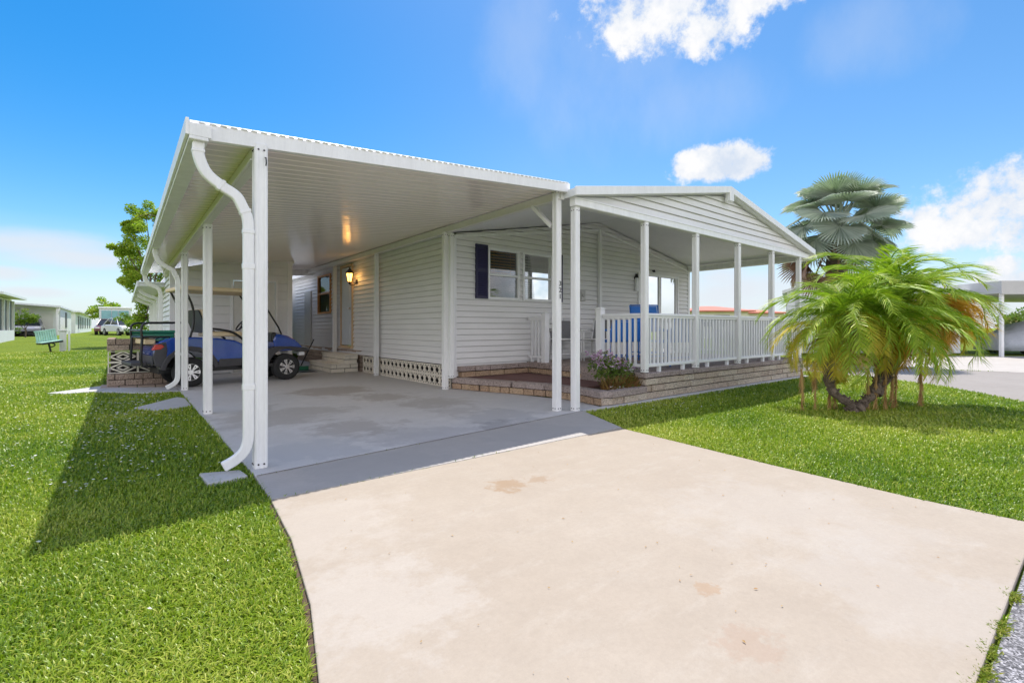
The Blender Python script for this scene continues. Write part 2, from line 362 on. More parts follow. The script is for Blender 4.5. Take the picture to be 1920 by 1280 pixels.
vd=mx([blob(px,py,a,b) for px,py,a,b in veils])
vd=mth(nt,'ADD',vd,mth(nt,'MULTIPLY',mth(nt,'SUBTRACT',nw,.5),2.2))
va=N(nt,'ShaderNodeMapRange',interpolation_type='SMOOTHSTEP'); L(nt,vd,va.inputs[0]); va.inputs[1].default_value=-.15; va.inputs[2].default_value=1.3; va.inputs[4].default_value=.85
shade=ramp(nt,mth(nt,'ADD',n1,mth(nt,'MULTIPLY',n2,.3)),.50,.78)
CW=4.3
ccol=mixc(nt,shade,(CW*.74,CW*.83,CW*.97),(CW*1.06,CW*1.06,CW*1.07)) 
hz=ramp(nt,vdot((0,0,1)),.17,-.01)
skyc=mixc(nt,mth(nt,'MULTIPLY',hz,.85),hs.outputs[0],(CW*.74,CW*.86,CW*1.0))
skyc=mixc(nt,va.outputs[0],skyc,(CW*.86,CW*.90,CW*.97))
ws=mx([blob(px,py,a,b) for px,py,a,b in [(1130,130,.16,.17),(1290,200,.15,.08),(1640,60,.10,.07),(980,90,.09,.13)]])
mps=N(nt,'ShaderNodeMapping'); mps.inputs['Scale'].default_value=(2.2,2.2,.8); mps.inputs['Rotation'].default_value=(.3,.5,.2); L(nt,tc,mps.inputs['Vector'])
wsn=noise(nt,mps.outputs[0],3.5,7,.6)
wsf=N(nt,'ShaderNodeMapRange',interpolation_type='SMOOTHSTEP'); L(nt,mth(nt,'ADD',ws,mth(nt,'MULTIPLY',mth(nt,'SUBTRACT',wsn,.55),3.)),wsf.inputs[0]); wsf.inputs[1].default_value=-.4; wsf.inputs[2].default_value=1.6; wsf.inputs[4].default_value=.20
skyc=mixc(nt,wsf.outputs[0],skyc,(CW*.9,CW*.93,CW*.98))
skyc=mixc(nt,alpha.outputs[0],skyc,ccol)
# bright cloud fill added out of view behind the camera to lift shaded walls
behind=ramp(nt,vdot((FA*.95,FB*.95,-.30)),.22,-.12)
nb_=noise(nt,tc,2.6,7,.58)
cov=N(nt,'ShaderNodeMapRange',interpolation_type='SMOOTHSTEP'); L(nt,nb_,cov.inputs[0]); cov.inputs[1].default_value=.36; cov.inputs[2].default_value=.52
up_=ramp(nt,vdot((0,0,1)),-.02,.06)
lowb=mth(nt,'MAXIMUM',ramp(nt,vdot((0,0,1)),.80,.50),.12,clamp=True)
cvf=mth(nt,'MULTIPLY',mth(nt,'MULTIPLY',mth(nt,'MULTIPLY',cov.outputs[0],lowb),mth(nt,'MAXIMUM',behind,0.,clamp=True)),mth(nt,'MAXIMUM',up_,0.,clamp=True))
skyc=mixc(nt,cvf,skyc,(CW*1.95,CW*1.88,CW*1.98))
L(nt,skyc,bg.inputs['Color']); bg.inputs['Strength'].default_value=.10

# ------------------------------------------------------------------ ground
def sheet(name,poly,z,m,thick=.05,bev=0):
    mb=MB(); mb.prism(poly,z-thick,z); o=mb.build(name,m,bevel=bev); return tag(o,kind='structure')
mb=MB()
ys=[-60,-20,-8,-2]+list(np.arange(0,60,1.5))+[70,90,130,200,300,600]
xs=[-600,-200,-90,-50,-30,-20,-12,-6,0,6,12,20,30,45,70,110,200,600]
vsx=[(x,y,float(gz(x,y))) for y in ys for x in xs]; nx=len(xs)
mb.add(vsx,[(j*nx+i,j*nx+i+1,(j+1)*nx+i+1,(j+1)*nx+i) for j in range(len(ys)-1) for i in range(nx-1)])
tag(mb.build('lawn',M['lawn'],smooth=True),'green lawn around the house','lawn',kind='structure')
slab=[(.76,3.955),(4.728,4.334),(4.73,4.34),(5.16,4.40),(5.3,5.0),(4.7,7.7),(4.7,17.4),(.76,17.4)]
drive=[(.734,3.366),(.68,2.67),(.58,2.0),(.47,1.53),(.28,1.0),(-.05,.6),(-.6,.27),(4.0,.24),(3.99,.8),(4.06,1.68),(4.25,3.30),(4.281,3.366)]
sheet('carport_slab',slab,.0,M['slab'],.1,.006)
mbj=MB(); mbj.add([(.765,3.952,.003),(4.71,4.33,.003),(4.71,4.342,.003),(.765,3.964,.003)],[(0,1,2,3)]); tag(mbj.build('slab_joint',M['soil']),kind='structure')
shade_band=[(.757,3.951),(.735,3.37),(4.282,3.37),(4.725,4.330)]  # concrete strip with carport shade put into its grey, ends at the shadow edge
sheet('slab_shade_band',shade_band,-.001,M['shade_band'],.1,.004)
sheet('driveway',drive,-.004,M['drive'],.1,.006)
edge_=[(.74,3.36),(.68,2.67),(.58,2.0),(.47,1.53),(.28,1.0),(-.05,.6),(-.6,.27)]
sheet('soil_edge',edge_+[(x-.035,y+.012) for x,y in edge_[::-1]],-.022,M['soil'],.02)
sheet('soil_edge',[(4.0,.3),(4.0,.8),(4.07,1.68),(4.26,3.3),(4.74,4.32),(4.77,4.31),(4.29,3.29),(4.10,1.68),(4.03,.8),(4.03,.3)],-.022,M['soil'],.02)
sheet('street',[(-80,-7),(80,-7),(80,.235),(-80,.235)],-.018,M['asphalt'],.1)
sheet('side_street',[(10.46,.76),(11.16,1.24),(11.98,1.88),(12.56,2.58),(13.1,3.3),(13.3,4.5),(13.6,60),(17.2,60),(16.9,4.7),(16.5,3.4),(16.9,2.6),(17.2,1.4),(17.4,.24),(9.2,.24)],-.012,M['road2'],.1)
sheet('far_driveway',[(17.25,1.2),(16.95,2.6),(16.6,3.4),(16.6,3.9),(24.0,4.9),(28,1.0),(31,-1.5),(22,-1.5),(17.45,.3)],-.008,M['drive2'],.1)
# footing strip that carries the porch wall
sheet('footing_strip',[(4.75,4.335),(5.12,4.30),(12.1,4.24),(12.1,4.38),(5.3,4.48),(5.16,4.40)],.012,M['footing'],.1,.01)
# side walk of stepping slabs on the left lawn
def slabthing(name,poly,label,cat,m='paver',group=None,z=.005):
    mb=MB(); mb.prism(poly,z-.06,z); o=mb.build(name,M[m],bevel=.012); return tag(o,label,cat,group)
slabthing('paving_slab',[(.44,4.30),(.70,4.20),(.72,4.0),(.46,3.97)],'small grey paving slab sunk in shaded grass beside the downspout foot','paving slab')
slabthing('paving_slab',[(.10,8.35),(.66,9.25),(.745,9.0),(.745,8.1),(.34,7.9)],'large pale stepping slab against the carport edge in shaded grass','paving slab')
slabthing('paving_slab',[(-1.0,11.15),(-.32,11.9),(-.12,11.4),(-.42,10.95),(-.75,10.9)],'pale end slab of the paving, lying half in sunlight','paving slab')
slabthing('paving_slab',[(-.40,10.9),(-.1,11.38),(.75,10.85),(.75,10.15),(.4,10.05)],'long grey slab in front of the brick screen wall','paving slab')
mb=MB()
for i in range(4):
    for j in range(2):
        x0=-.33+i*.27; y0=11.4+j*.3; mb.tint=random.random(); mb.box((x0,y0-.3*i*.1,-.05),(x0+.255,y0+.285-.03*i,.012+random.random()*.004))
tag(mb.build('paver_patch',M['pinkpaver'],bevel=.006),'patch of pinkish pavers at the foot of the brick screen wall','paving')

# ------------------------------------------------------------------ siding
def siding(mb,p,u,n,Lw,z0,z1,openings=(),ztop=None,pitch=.108,out=.022,gap=.017):
    """horizontal lap siding on a wall that starts at p (x,y), runs along u, faces n"""
    p=Vector((*p,0)); u=Vector((*u,0)); n=Vector((*n,0))
    zs=set(); k=0
    while z0+k*pitch<z1: zs.add(round(z0+k*pitch,4)); k+=1
    zs.add(round(z1,4))
    for (a,b,c,d) in openings: zs.add(round(c,4)); zs.add(round(d,4))
    zs=sorted(z for z in zs if z0-1e-4<=z<=z1+1e-4)
    def off(z,up):
        f=((z-z0)/pitch)
        k=math.floor(f+1e-3) if up else math.ceil(f-1e-3)-1
        return out*(1-(f-k))+.002
    def P(s_,z,o): return p+u*s_+n*o+Vector((0,0,z))
    def rng_(z): return ztop(z) if ztop else (0,Lw)
    for za,zb in zip(zs[:-1],zs[1:]):
        if zb-za<1e-3: continue
        a0,a1=rng_(za); b0,b1=rng_(zb)
        if a1-a0<=.01: continue
        oa,ob=off(za,True),off(zb,False)
        cuts=sorted([(a,b) for (a,b,c,d) in openings if c<(za+zb)/2<d])
        segs=[]; cur=None
        if not cuts: segs=[(a0,a1,b0,b1)]
        else:
            s_=a0
            for (a,b) in cuts:
                if a>s_: segs.append((s_,a,max(s_,b0),a))
                s_=max(s_,b)
            if a1>s_: segs.append((s_,a1,s_,b1))
        for (x0,x1,y0,y1) in segs:
            last=abs(ob-off(zb,True))>.004          # this strip ends under the next course
            zt=zb-gap if last else zb
            mb.quad(P(x0,za,oa),P(x1,za,oa),P(max(y1,y0),zt,ob),P(y0,zt,ob))
            mb.quad(P(x0,za,-.02),P(x1,za,-.02),P(x1,za,oa),P(x0,za,oa))
            if last:
                mb.quad(P(y0,zt,ob),P(max(y1,y0),zt,ob),P(max(y1,y0),zt,-.02),P(y0,zt,-.02))
                mb.quad(P(y0,zt,-.02),P(max(y1,y0),zt,-.02),P(max(y1,y0),zb,-.02),P(y0,zb,-.02))
def framed(mb,p,u,n,a,b,c,d,w=.05,proud=.03,back=.03,mid=None):
    """a rectangular frame round an opening"""
    p=Vector((*p,0)); u=Vector((*u,0)); n=Vector((*n,0)); z=Vector((0,0,1))
    def bx(s0,s1,z0,z1): mb.obox(p+u*(s0+s1)/2+z*(z0+z1)/2+n*(proud-back)/2,u*(s1-s0)/2,n*(proud+back)/2,z*(z1-z0)/2)
    bx(a-w,a,c-w,d+w); bx(b,b+w,c-w,d+w); bx(a,b,d,d+w); bx(a,b,c-w,c)
    if mid: 
        for m_ in mid: bx(a,b,m_-.02,m_+.02)
def pane(mb,p,u,n,a,b,c,d,o=0):
    p=Vector((*p,0)); u=Vector((*u,0)); n=Vector((*n,0)); z=Vector((0,0,1))
    mb.obox(p+u*(a+b)/2+z*(c+d)/2+n*o,u*(b-a)/2,n*.004,z*(d-c)/2)

# ------------------------------------------------------------------ the house
YF=7.4; XL=4.62; XR=12.4; XM=8.55; YB=24.; DECK=.42
HL=(XM,YF,0)
house=Grp('mobile_home','long pale grey sided manufactured home with low white gable roof','house',HL)
# front wall under the porch
eave=2.80; ridge=3.53; 
def front_top(z):
    if z<=eave: return (0,XR-XL)
    f=(z-eave)/(ridge-eave); return ((XM-XL)*f,(XR-XL)-(XR-XM)*f)
win=[(5.42-XL,6.11-XL,1.685,2.58),(6.29-XL,7.01-XL,1.685,2.58)]
slid=(10.09-XL,11.77-XL,.46,2.425)
mb=MB(); siding(mb,(XL,YF),(1,0),(0,-1),XR-XL,.22,3.515,win+[slid],front_top)
front=house.part(mb,'front_wall','siding')
for i,(a,b,c,d) in enumerate(win):
    mb=MB(); framed(mb,(XL,YF),(1,0),(0,-1),a,b,c,d,.045,.045,.03,mid=[(c+d)/2-.02])
    w=house.part(mb,'window','vinyl',front,bevel=.004)
    mb=MB(); pane(mb,(XL,YF),(1,0),(0,-1),a,b,c,d,-.005); house.part(mb,'pane','glass',w)
    mb=MB(); z=d-.02
    lim=(c+.42) if i==0 else c+.30
    while z>lim:
        mb.tint=random.random(); mb.obox((XL+(a+b)/2,YF+.040,z),((b-a)/2-.01,0,0),(0,-.010,-.012),(0,-.0009,.0007)); z-=.056
    for s_ in (.2,.8): mb.box((XL+a+(b-a)*s_-.003,YF+.022,lim),(XL+a+(b-a)*s_+.003,YF+.026,d))
    house.part(mb,'blind','brown' if i==0 else 'blindw',w)
    mb=MB(); z=lim-.03
    while z>c+.02: mb.obox((XL+(a+b)/2,YF+.050,z),((b-a)/2-.01,0,0),(0,-.014,-.010),(0,-.0007,.0009)); z-=.04
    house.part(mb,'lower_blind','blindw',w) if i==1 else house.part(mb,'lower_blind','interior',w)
for x0 in (5.09,7.075):
    mb=MB(); x1=x0+.27
    mb.box((x0,YF-.045,1.645),(x1,YF-.016,2.66))
    z=1.72
    while z<2.60:
        if abs(z-2.18)>.035: mb.obox((x0+.14,YF-.047,z),(.105,0,0),(0,.004,.012),(0,-.004,.005))
        z+=.034
    for xx in (x0,x1-.035): mb.box((xx,YF-.058,1.645),(xx+.035,YF-.045,2.66))
    for zz in (1.645,2.14,2.62): mb.box((x0+.035,YF-.058,zz),(x1-.035,YF-.045,zz+.04))
    house.part(mb,'shutter','navy',front)
mb=MB(); a,b,c,d=slid; framed(mb,(XL,YF),(1,0),(0,-1),a,b,c,d,.06,.05,.05)
for s_ in (a+.02,a+.84,a+.90,b-.06): mb.box((XL+s_,YF-.03,c),(XL+s_+.045,YF+.01,d))
sd=house.part(mb,'sliding_door','vinyl',front,bevel=.004)
mb=MB(); pane(mb,(XL,YF),(1,0),(0,-1),a+.03,b-.03,c,d,0); house.part(mb,'pane','glass',sd)
mb=MB(); mb.box((XL+b-.32,YF+.10,c),(XL+b-.02,YF+.13,d)); 
for k in range(6): mb.box((XL+b-.32+k*.05,YF+.07,c),(XL+b-.30+k*.05,YF+.10,d))
house.part(mb,'curtain','trim',sd)
# dim room behind the windows
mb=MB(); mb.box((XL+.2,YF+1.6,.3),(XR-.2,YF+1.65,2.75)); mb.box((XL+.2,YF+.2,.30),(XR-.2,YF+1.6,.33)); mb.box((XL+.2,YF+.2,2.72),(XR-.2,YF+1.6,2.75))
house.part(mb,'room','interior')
# trim of the front wall
mb=MB(); mb.bar((XL,YF-.03,2.74),(XM,YF-.03,3.35),.03,.05); mb.bar((XM,YF-.03,3.35),(XR,YF-.03,2.66),.03,.05); house.part(mb,'ceiling_trim','white')
mb=MB(); mb.box((XL-.02,YF-.025,.2),(XL+.06,YF-.012,2.76)); house.part(mb,'corner_trim','vinyl',bevel=.004); mb=MB(); mb.box((XR-.07,YF-.03,.2),(XR+.02,YF+.06,2.74)); house.part(mb,'corner_trim','vinyl',bevel=.004)
mb=MB(); mb.box((XM-.035,YF-.09,DECK),(XM+.035,YF-.02,3.35)); house.part(mb,'ridge_post','white',bevel=.006)
# side wall under the carport
door=(12.26-YF,13.02-YF,.62,2.70); sw=(13.95-YF,15.0-YF,1.56,2.60)
mb=MB(); siding(mb,(XL,YF),(0,1),(-1,0),10.2,.42,3.0,[door,sw])
mb.box((XL+.0,YF+.0,.0),(XL+.03,YF+.02,.0001))
side=house.part(mb,'side_wall','siding')
mb=MB(); mb.box((XR-.02,YF+.02,.2),(XR,YB,2.8)); mb.box((XL+.03,YB-.02,.2),(XR-.02,YB,3.0)); mb.box((XL+.03,YF+10.2,.2),(XL+.05,YB-.02,3.0)); mb.box((XL+.02,15.4,2.75),(XL+.06,17.8,3.1)); house.part(mb,'rear_wall','siding')
mb=MB(); framed(mb,(XL,YF),(0,1),(-1,0),*door,.06,.05,.04); fd=house.part(mb,'front_door','wood',side,bevel=.004)
mb=MB(); mb.box((XL-.03,YF+door[0]+.02,.64),(XL+.01,YF+door[1]-.02,2.68))
for zz0,zz1 in ((.8,1.5),(1.65,2.5)): mb.box((XL-.04,YF+door[0]+.14,zz0),(XL-.03,YF+door[1]-.14,zz1))
house.part(mb,'door_leaf','door',fd,bevel=.004)
mb=MB(); mb.cyl((XL-.07,YF+door[0]+.09,1.6),(1,0,0),.03,.05,12); mb.cyl((XL-.05,YF+door[0]+.09,1.6),(1,0,0),.012,.08,8); house.part(mb,'handle','chrome',fd)
mb=MB(); mb.box((XL-.10,YF+door[0]-.05,.555),(XL-.015,YF+door[1]+.05,.605)); house.part(mb,'threshold','wood',fd,bevel=.006)
mb=MB(); framed(mb,(XL,YF),(0,1),(-1,0),*sw,.05,.05,.03,mid=[2.1]); w=house.part(mb,'window','brown',side)
mb=MB(); pane(mb,(XL,YF),(0,1),(-1,0),*sw,0); house.part(mb,'pane','glass',w)
mb=MB(); mb.box((XL+.15,YF+sw[0]-.1,1.4),(XL+.17,YF+sw[1]+.1,2.7)); house.part(mb,'curtain','blindw',w)
mb=MB(); mb.box((XL-.06,15.7,.58),(XL-.018,16.35,2.25)); mb.box((XL-.075,15.68,.56),(XL-.06,16.37,.6)); house.part(mb,'utility_door','trim',side,bevel=.006)
# gable roof
OH=4.27
def roofslab(x0,z0,x1,z1,y0,y1,t):
    m=MB(); m.add([(x0,y0,z0),(x1,y0,z1),(x1,y1,z1),(x0,y1,z0),(x0,y0,z0+t),(x1,y0,z1+t),(x1,y1,z1+t),(x0,y1,z0+t)],
      [(0,3,2,1),(4,5,6,7),(0,1,5,4),(1,2,6,5),(2,3,7,6),(3,0,4,7)]); return m
SL=(3.62-2.80)/(XM-4.52)
rl=house.part(roofslab(4.52,2.80,XM-.001,3.535,OH+.02,YB+.3,.10),'roof','roof')
rr=house.part(roofslab(XM+.001,3.535,12.53,2.80,OH+.02,YB+.3,.10),'roof','roof')
mb=MB(); 
for (xa,za,xb,zb) in ((4.50,2.795,XM,3.54),(XM,3.54,12.55,2.795)):
    mb.add([(xa,OH-.02,za),(xb,OH-.02,zb),(xb,OH+.015,zb),(xa,OH+.015,za),(xa,OH-.02,za+.115),(xb,OH-.02,zb+.115),(xb,OH+.015,zb+.115),(xa,OH+.015,za+.115)],[(0,3,2,1),(4,5,6,7),(0,1,5,4),(1,2,6,5),(2,3,7,6),(3,0,4,7)])
mb.box((XM-.07,OH-.03,3.385),(XM+.07,OH+.06,3.575)); house.part(mb,'fascia','white',bevel=.004)
mb=MB(); mb.box((12.53,OH-.03,2.68),(12.62,YB,2.80)); house.part(mb,'gutter','white',bevel=.006)
# gable face
YG=4.40
mb=MB()
def gtop(z):
    f=(z-2.815)/(3.515-2.815); return ((XM-4.62)*f,(12.42-4.62)-(12.42-XM)*f)
siding(mb,(4.62,YG),(1,0),(0,-1),7.80,2.815,3.51,[],gtop,pitch=.115,out=.018); house.part(mb,'gable','siding')
# porch beam and posts
mb=MB(); mb.box((4.58,YG-.05,2.695),(12.46,YG+.05,2.812)); mb.box((4.58,YG-.058,2.70),(12.46,YG-.05,2.715)); mb.box((4.58,YG-.058,2.79),(12.46,YG-.05,2.805)); beam=house.part(mb,'porch_beam','white',bevel=.003)
def post(g,x,y,z0,z1,w=.088,name='post'):
    mb=MB(); h=w/2; mb.box((x-h,y-h,z0),(x+h,y+h,z1))
    for s_ in (-1,1):
        for o in (-.028,.028): mb.box((x+o-.009,y+s_*(h+.0025)-.0025,z0+.004),(x+o+.009,y+s_*(h+.0025)+.0025,z1-.004)); mb.box((x+s_*(h+.0025)-.0025,y+o-.009,z0+.004),(x+s_*(h+.0025)+.0025,y+o+.009,z1-.004))
    p_=g.part(mb,name,'white',bevel=.003)
    mb=MB()
    for s_ in (-1,1):
        for zz in (z0+.035,z1-.05):
            mb.cyl((x+s_*.02,y-h-.006,zz),(0,1,0),.007,.006,8); mb.cyl((x-h-.006,y+s_*.02,zz),(1,0,0),.007,.006,8)
    g.part(mb,'screw','black',p_)
    return p_
post(house,4.655,4.42,0,2.695)
for x in (6.15,7.59,9.08,10.55,11.96): post(house,x,YG+.0,DECK,2.695)
# back wall of the porch at right: eave beam running back from the last post
mb=MB(); mb.box((12.30,YG+.06,2.66),(12.40,YF-.03,2.79)); house.part(mb,'eave_beam','white',bevel=.003)
# foundation: screen block skirt below the side wall
def screenrow(mb,p,u,n,count,z,s=.195,sx=None,bar=.014):
    p=Vector((*p,z)); u=Vector((*u,0)); n=Vector((*n,0)); k=Vector((0,0,1)); sx=sx or s
    for i in range(count):
        c=p+u*(sx*(i+.5))+k*s/2; hx=sx/2; hz=s/2; d=.010
        for sg in (-1,1):
            mb.obox(c+u*sg*(hx-.008),u*.0078,n*d,k*hz*.995); mb.obox(c+k*sg*(hz-.008),u*(hx-.016),n*d*.97,k*.0078)
        for f,dd in ((.88,1.85),(.42,1.7)) if sx>.3 else ((.88,1.85),):
            for (a,b) in (((1,0),(0,1)),((0,1),(-1,0)),((-1,0),(0,-1)),((0,-1),(1,0))):
                P0=c+u*a[0]*hx*f+k*a[1]*hz*f; P1=c+u*b[0]*hx*f+k*b[1]*hz*f; mb.bar(P0,P1,d*dd,bar,up=n.cross((P1-P0).normalized()))
mb=MB()
for z in (.005,.205): screenrow(mb,(XL-.01,7.46),(0,1),(-1,0),21,z)
sk=house.part(mb,'screen_block_skirt','screenblock')
mb=MB(); mb.box((XL+.10,7.45,-.02),(XL+.12,11.7,.45)); house.part(mb,'crawl_shade_panel','dark',sk)  # black sheet standing in for the shade behind the openwork
def blocks(mb,core,p,u,n,Lw,z0,rows,h,bl,depth,gap=.013,jit=.009,shift=.5,cut=None):
    p=Vector((*p,0)); u=Vector((*u,0)); n=Vector((*n,0)); k=Vector((0,0,1))
    for r in range(rows):
        s_=-(bl*shift if r%2 else 0)
        while s_<Lw:
            l=bl*random.uniform(.88,1.12); a=max(0,s_); b=min(Lw,s_+l-gap)
            if b-a>.03:
                mb.tint=random.random(); j=random.uniform(-jit,jit)
                mb.obox(p+u*(a+b)/2+k*(z0+h*(r+.5))-n*(depth/2-j),u*(b-a)/2,n*depth/2,k*(h-gap)/2)
            s_+=l
    core.obox(p+u*Lw/2+k*(z0+rows*h/2)-n*(depth/2+.018),u*(Lw/2-.012),n*(depth/2-.01),k*(rows*h/2-.006))
mb=MB();co_=MB()
blocks(mb,co_,(XL-.01,11.72),(0,1),(-1,0),5.6,.0,5,.11,.30,.1); sk2=house.part(mb,'brick_skirt','brickwall',bevel=.004); house.part(co_,'mortar_bed','mortar',sk2)
# end wall of the passage beside the shed
mb=MB(); mb.box((4.40,15.62,2.72),(4.52,YB,2.90)); house.part(mb,'gutter','white',bevel=.006)
# meter box, small lamps on the front wall
mb=MB(); mb.box((7.85,YF-.10,1.69),(8.02,YF-.015,1.93)); mb.box((7.87,YF-.115,1.72),(8.00,YF-.10,1.90)); mb.cyl((7.935,YF-.12,1.82),(0,1,0),.045,.03,16)
tag(mb.build('meter_box',M['trim'],bevel=.006,off=(7.935,YF-.05,1.7)),'small grey utility box on the siding right of the windows','meter box')

# ------------------------------------------------------------------ carport
cp=Grp('carport','white aluminium carport roof on slim posts against the house','carport',(2.6,9,0))
def CY(x): return 4.14+(x-.39)*.075        # front edge is slightly askew
def CZ(x): return 2.548+(x-.82)*.100     # underside
YE=15.6
mb=MB(); xs_=[.42,1.2,2.0,2.8,3.6,4.61]; nrib=77
# ribbed ceiling pans
rows=[]
prof=[]
for i in range(nrib):
    prof+= [(i*.15,0),(i*.15+.010,.007),(i*.15+.022,.007),(i*.15+.032,0)]
prof.append((nrib*.15,0))
for x in xs_:
    rows.append([(x,CY(x)+.03+t/(nrib*.15)*(YE-CY(x)-.03),CZ(x)+h) for t,h in prof])
mb.loft(rows,close=False,caps=False)
ceil_=cp.part(mb,'ceiling','ceil')
mb=MB(); rows=[]; prof=[]
for i in range(96): prof+=[(i*.12,.03),(i*.12+.02,.052),(i*.12+.05,.052),(i*.12+.07,.03)]
for x in (.37,4.56): rows.append([(x,CY(x)+t/(96*.12)*(YE-CY(x)),CZ(x)+.045+h) for t,h in prof])
mb.loft(rows,close=False,caps=False); cp.part(mb,'roof','roof')
mb=MB()
def fas(xa,xb,y,z0,z1,t):
    mb.add([(xa,CY(xa)-t,CZ(xa)+z0),(xb,CY(xb)-t,CZ(xb)+z0),(xb,CY(xb)+.028,CZ(xb)+z0),(xa,CY(xa)+.028,CZ(xa)+z0),(xa,CY(xa)-t,CZ(xa)+z1),(xb,CY(xb)-t,CZ(xb)+z1),(xb,CY(xb)+.028,CZ(xb)+z1),(xa,CY(xa)+.028,CZ(xa)+z1)],[(0,3,2,1),(4,5,6,7),(0,1,5,4),(1,2,6,5),(2,3,7,6),(3,0,4,7)])
fas(.37,4.57,0,-.045,.07,.02)
for i in range(60):
    xx=.42+i*.069; mb.box((xx,CY(xx)-.03,CZ(xx)+.071),(xx+.045,CY(xx)+.03,CZ(xx)+.080))
cp.part(mb,'fascia','white',bevel=.003)
mb=MB(); mb.add([(3.2,YE+.002,CZ(3.2)-.16),(4.62,YE+.002,CZ(4.62)-.20),(4.62,YE+.03,CZ(4.62)-.20),(3.2,YE+.03,CZ(3.2)-.16),(3.2,YE+.002,CZ(3.2)+.05),(4.62,YE+.002,CZ(4.62)+.05),(4.62,YE+.03,CZ(4.62)+.05),(3.2,YE+.03,CZ(3.2)+.05)],[(0,3,2,1),(4,5,6,7),(0,1,5,4),(1,2,6,5),(2,3,7,6),(3,0,4,7)]); cp.part(mb,'rear_fascia','white')
mb=MB(); g0=CY(.33)-.035
mb.box((.34,g0,CZ(.39)-.03),(.362,YE,CZ(.39)+.09)); mb.box((.362,g0,CZ(.39)-.055),(.48,YE,CZ(.39)-.03)); mb.box((.465,g0+.05,CZ(.39)-.03),(.48,YE,CZ(.39)+.01)); mb.box((.362,g0,CZ(.39)-.03),(.50,g0+.02,CZ(.39)+.06))
gut=cp.part(mb,'gutter','white',bevel=.004)
# beams
mb=MB(); mb.box((.80,4.24,2.42),(.87,YE-.1,2.543)); mb.box((.775,4.24,2.42),(.80,YE-.1,2.435)); cp.part(mb,'beam','offwhite',bevel=.004)
mb=MB(); mb.box((4.47,4.5,2.785),(4.53,YE+1.6,2.905)); mb.box((4.44,4.5,2.785),(4.47,YE+1.6,2.80)); cp.part(mb,'beam','offwhite',bevel=.004)
for x,y,z1 in ((.835,4.19,2.535),(.835,7.22,2.42),(.835,10.2,2.42)): post(cp,x,y,0,z1)
for x,y,z1 in ((4.46,4.57,2.93),(4.46,7.41,2.80),(4.50,10.51,2.80)): post(cp,x,y,0,z1)
post(cp,4.50,13.3,.38,2.80)
mb=MB(); mb.bar((4.46,4.66,2.45),(4.46,5.05,2.79),.06,.05,up=(0,1,0)); cp.part(mb,'brace','white',bevel=.004)
# the second post behind the middle one, on the landing
post(cp,4.535,7.33,.20,2.78,.075)
def arc(pts,n=8):   # Catmull-Rom through the points
    P_=[Vector(p) for p in pts]; P_=[P_[0]*2-P_[1]]+P_+[P_[-1]*2-P_[-2]]; out=[]
    for i in range(1,len(P_)-2):
        for k in range(n):
            t=k/n; a,b,c,d=P_[i-1:i+3]
            out.append(.5*((2*b)+(c-a)*t+(2*a-5*b+4*c-d)*t*t+(3*b-a-3*c+d)*t**3))
    out.append(P_[-2]); return out
def downspout(y,zt,xo=.39,x1=.74,foot=True):
    mb=MB()
    pts=[(xo,y,zt),(xo,y,zt-.10),(xo+.05,y,zt-.22),(xo+.15,y,zt-.30),(xo+.24,y,zt-.355),(x1-.045,y,zt-.42),(x1-.005,y,zt-.52),(x1,y,zt-.66)]
    low=[(x1,y,.30),(x1-.005,y,.22),(x1-.03,y,.15),(x1-.09,y,.095),(x1-.17,y,.055)]
    mb.rectsweep(arc(pts,5)+arc(low,5),.052,.076,(0,1,0))
    for zz in np.arange(zt-.62,.3,-.62): pass
    A_=arc(pts,5)
    d=cp.part(mb,'downspout','white',bevel=.012,seg=3)
    for k in (3,14,27,33):
        mb=MB(); mb.rectsweep(A_[k:k+2],.058,.082,(0,1,0)); cp.part(mb,'elbow_seam','white',d,bevel=.003)
    mb=MB()
    for zz in (.62,1.55):
        mb=MB(); mb.box((x1-.041,y-.029,zz),(x1+.041,y+.029,zz+.045)); cp.part(mb,'strap','white',d,bevel=.004)
    return d
downspout(4.16,CZ(.39)-.05,.425,.748)
downspout(10.25,CZ(.39)-.05,.425,.740)
mb=MB(); mb.rectsweep(arc([(.425,15.4,CZ(.39)-.05),(.425,15.4,2.36),(.5,15.4,2.22),(.70,15.4,2.1),(.745,15.4,1.95)],5)+[(.745,15.4,.1)],.07,.09,(0,1,0)); cp.part(mb,'downspout','white',bevel=.01)
# small hardware at the top of the near post
mb=MB(); mb.tube([(.862,4.14,2.43),(.862,4.11,2.42),(.862,4.10,2.38),(.862,4.115,2.36)],.005,6); cp.part(mb,'hook','black')
# house number on the right post
import bpy as _b
def digits(txt,loc,size,rot,parent,m):
    obs=[]
    for i,ch in enumerate(txt):
        cu=bpy.data.curves.new('digit','FONT'); cu.body=ch; cu.size=size; cu.extrude=.003; cu.align_x='CENTER'
        o=bpy.data.objects.new('tmp',cu); col.objects.link(o); dg=bpy.context.evaluated_depsgraph_get(); me=bpy.data.meshes.new_from_object(o.evaluated_get(dg))
        bpy.data.objects.remove(o); me.name='house_number'; me.materials.clear(); me.materials.append(m)
        q=bpy.data.objects.new('house_number',me); col.objects.link(q); q.parent=parent
        q.location=(loc[0]-cp.loc[0],loc[1]-cp.loc[1],loc[2]-cp.loc[2]-i*size*.92); q.rotation_euler=rot; obs.append(q)
digits('321',(4.474,4.57-.0505,1.65),.092,(R(90),0,0),cp.o,M['black'])

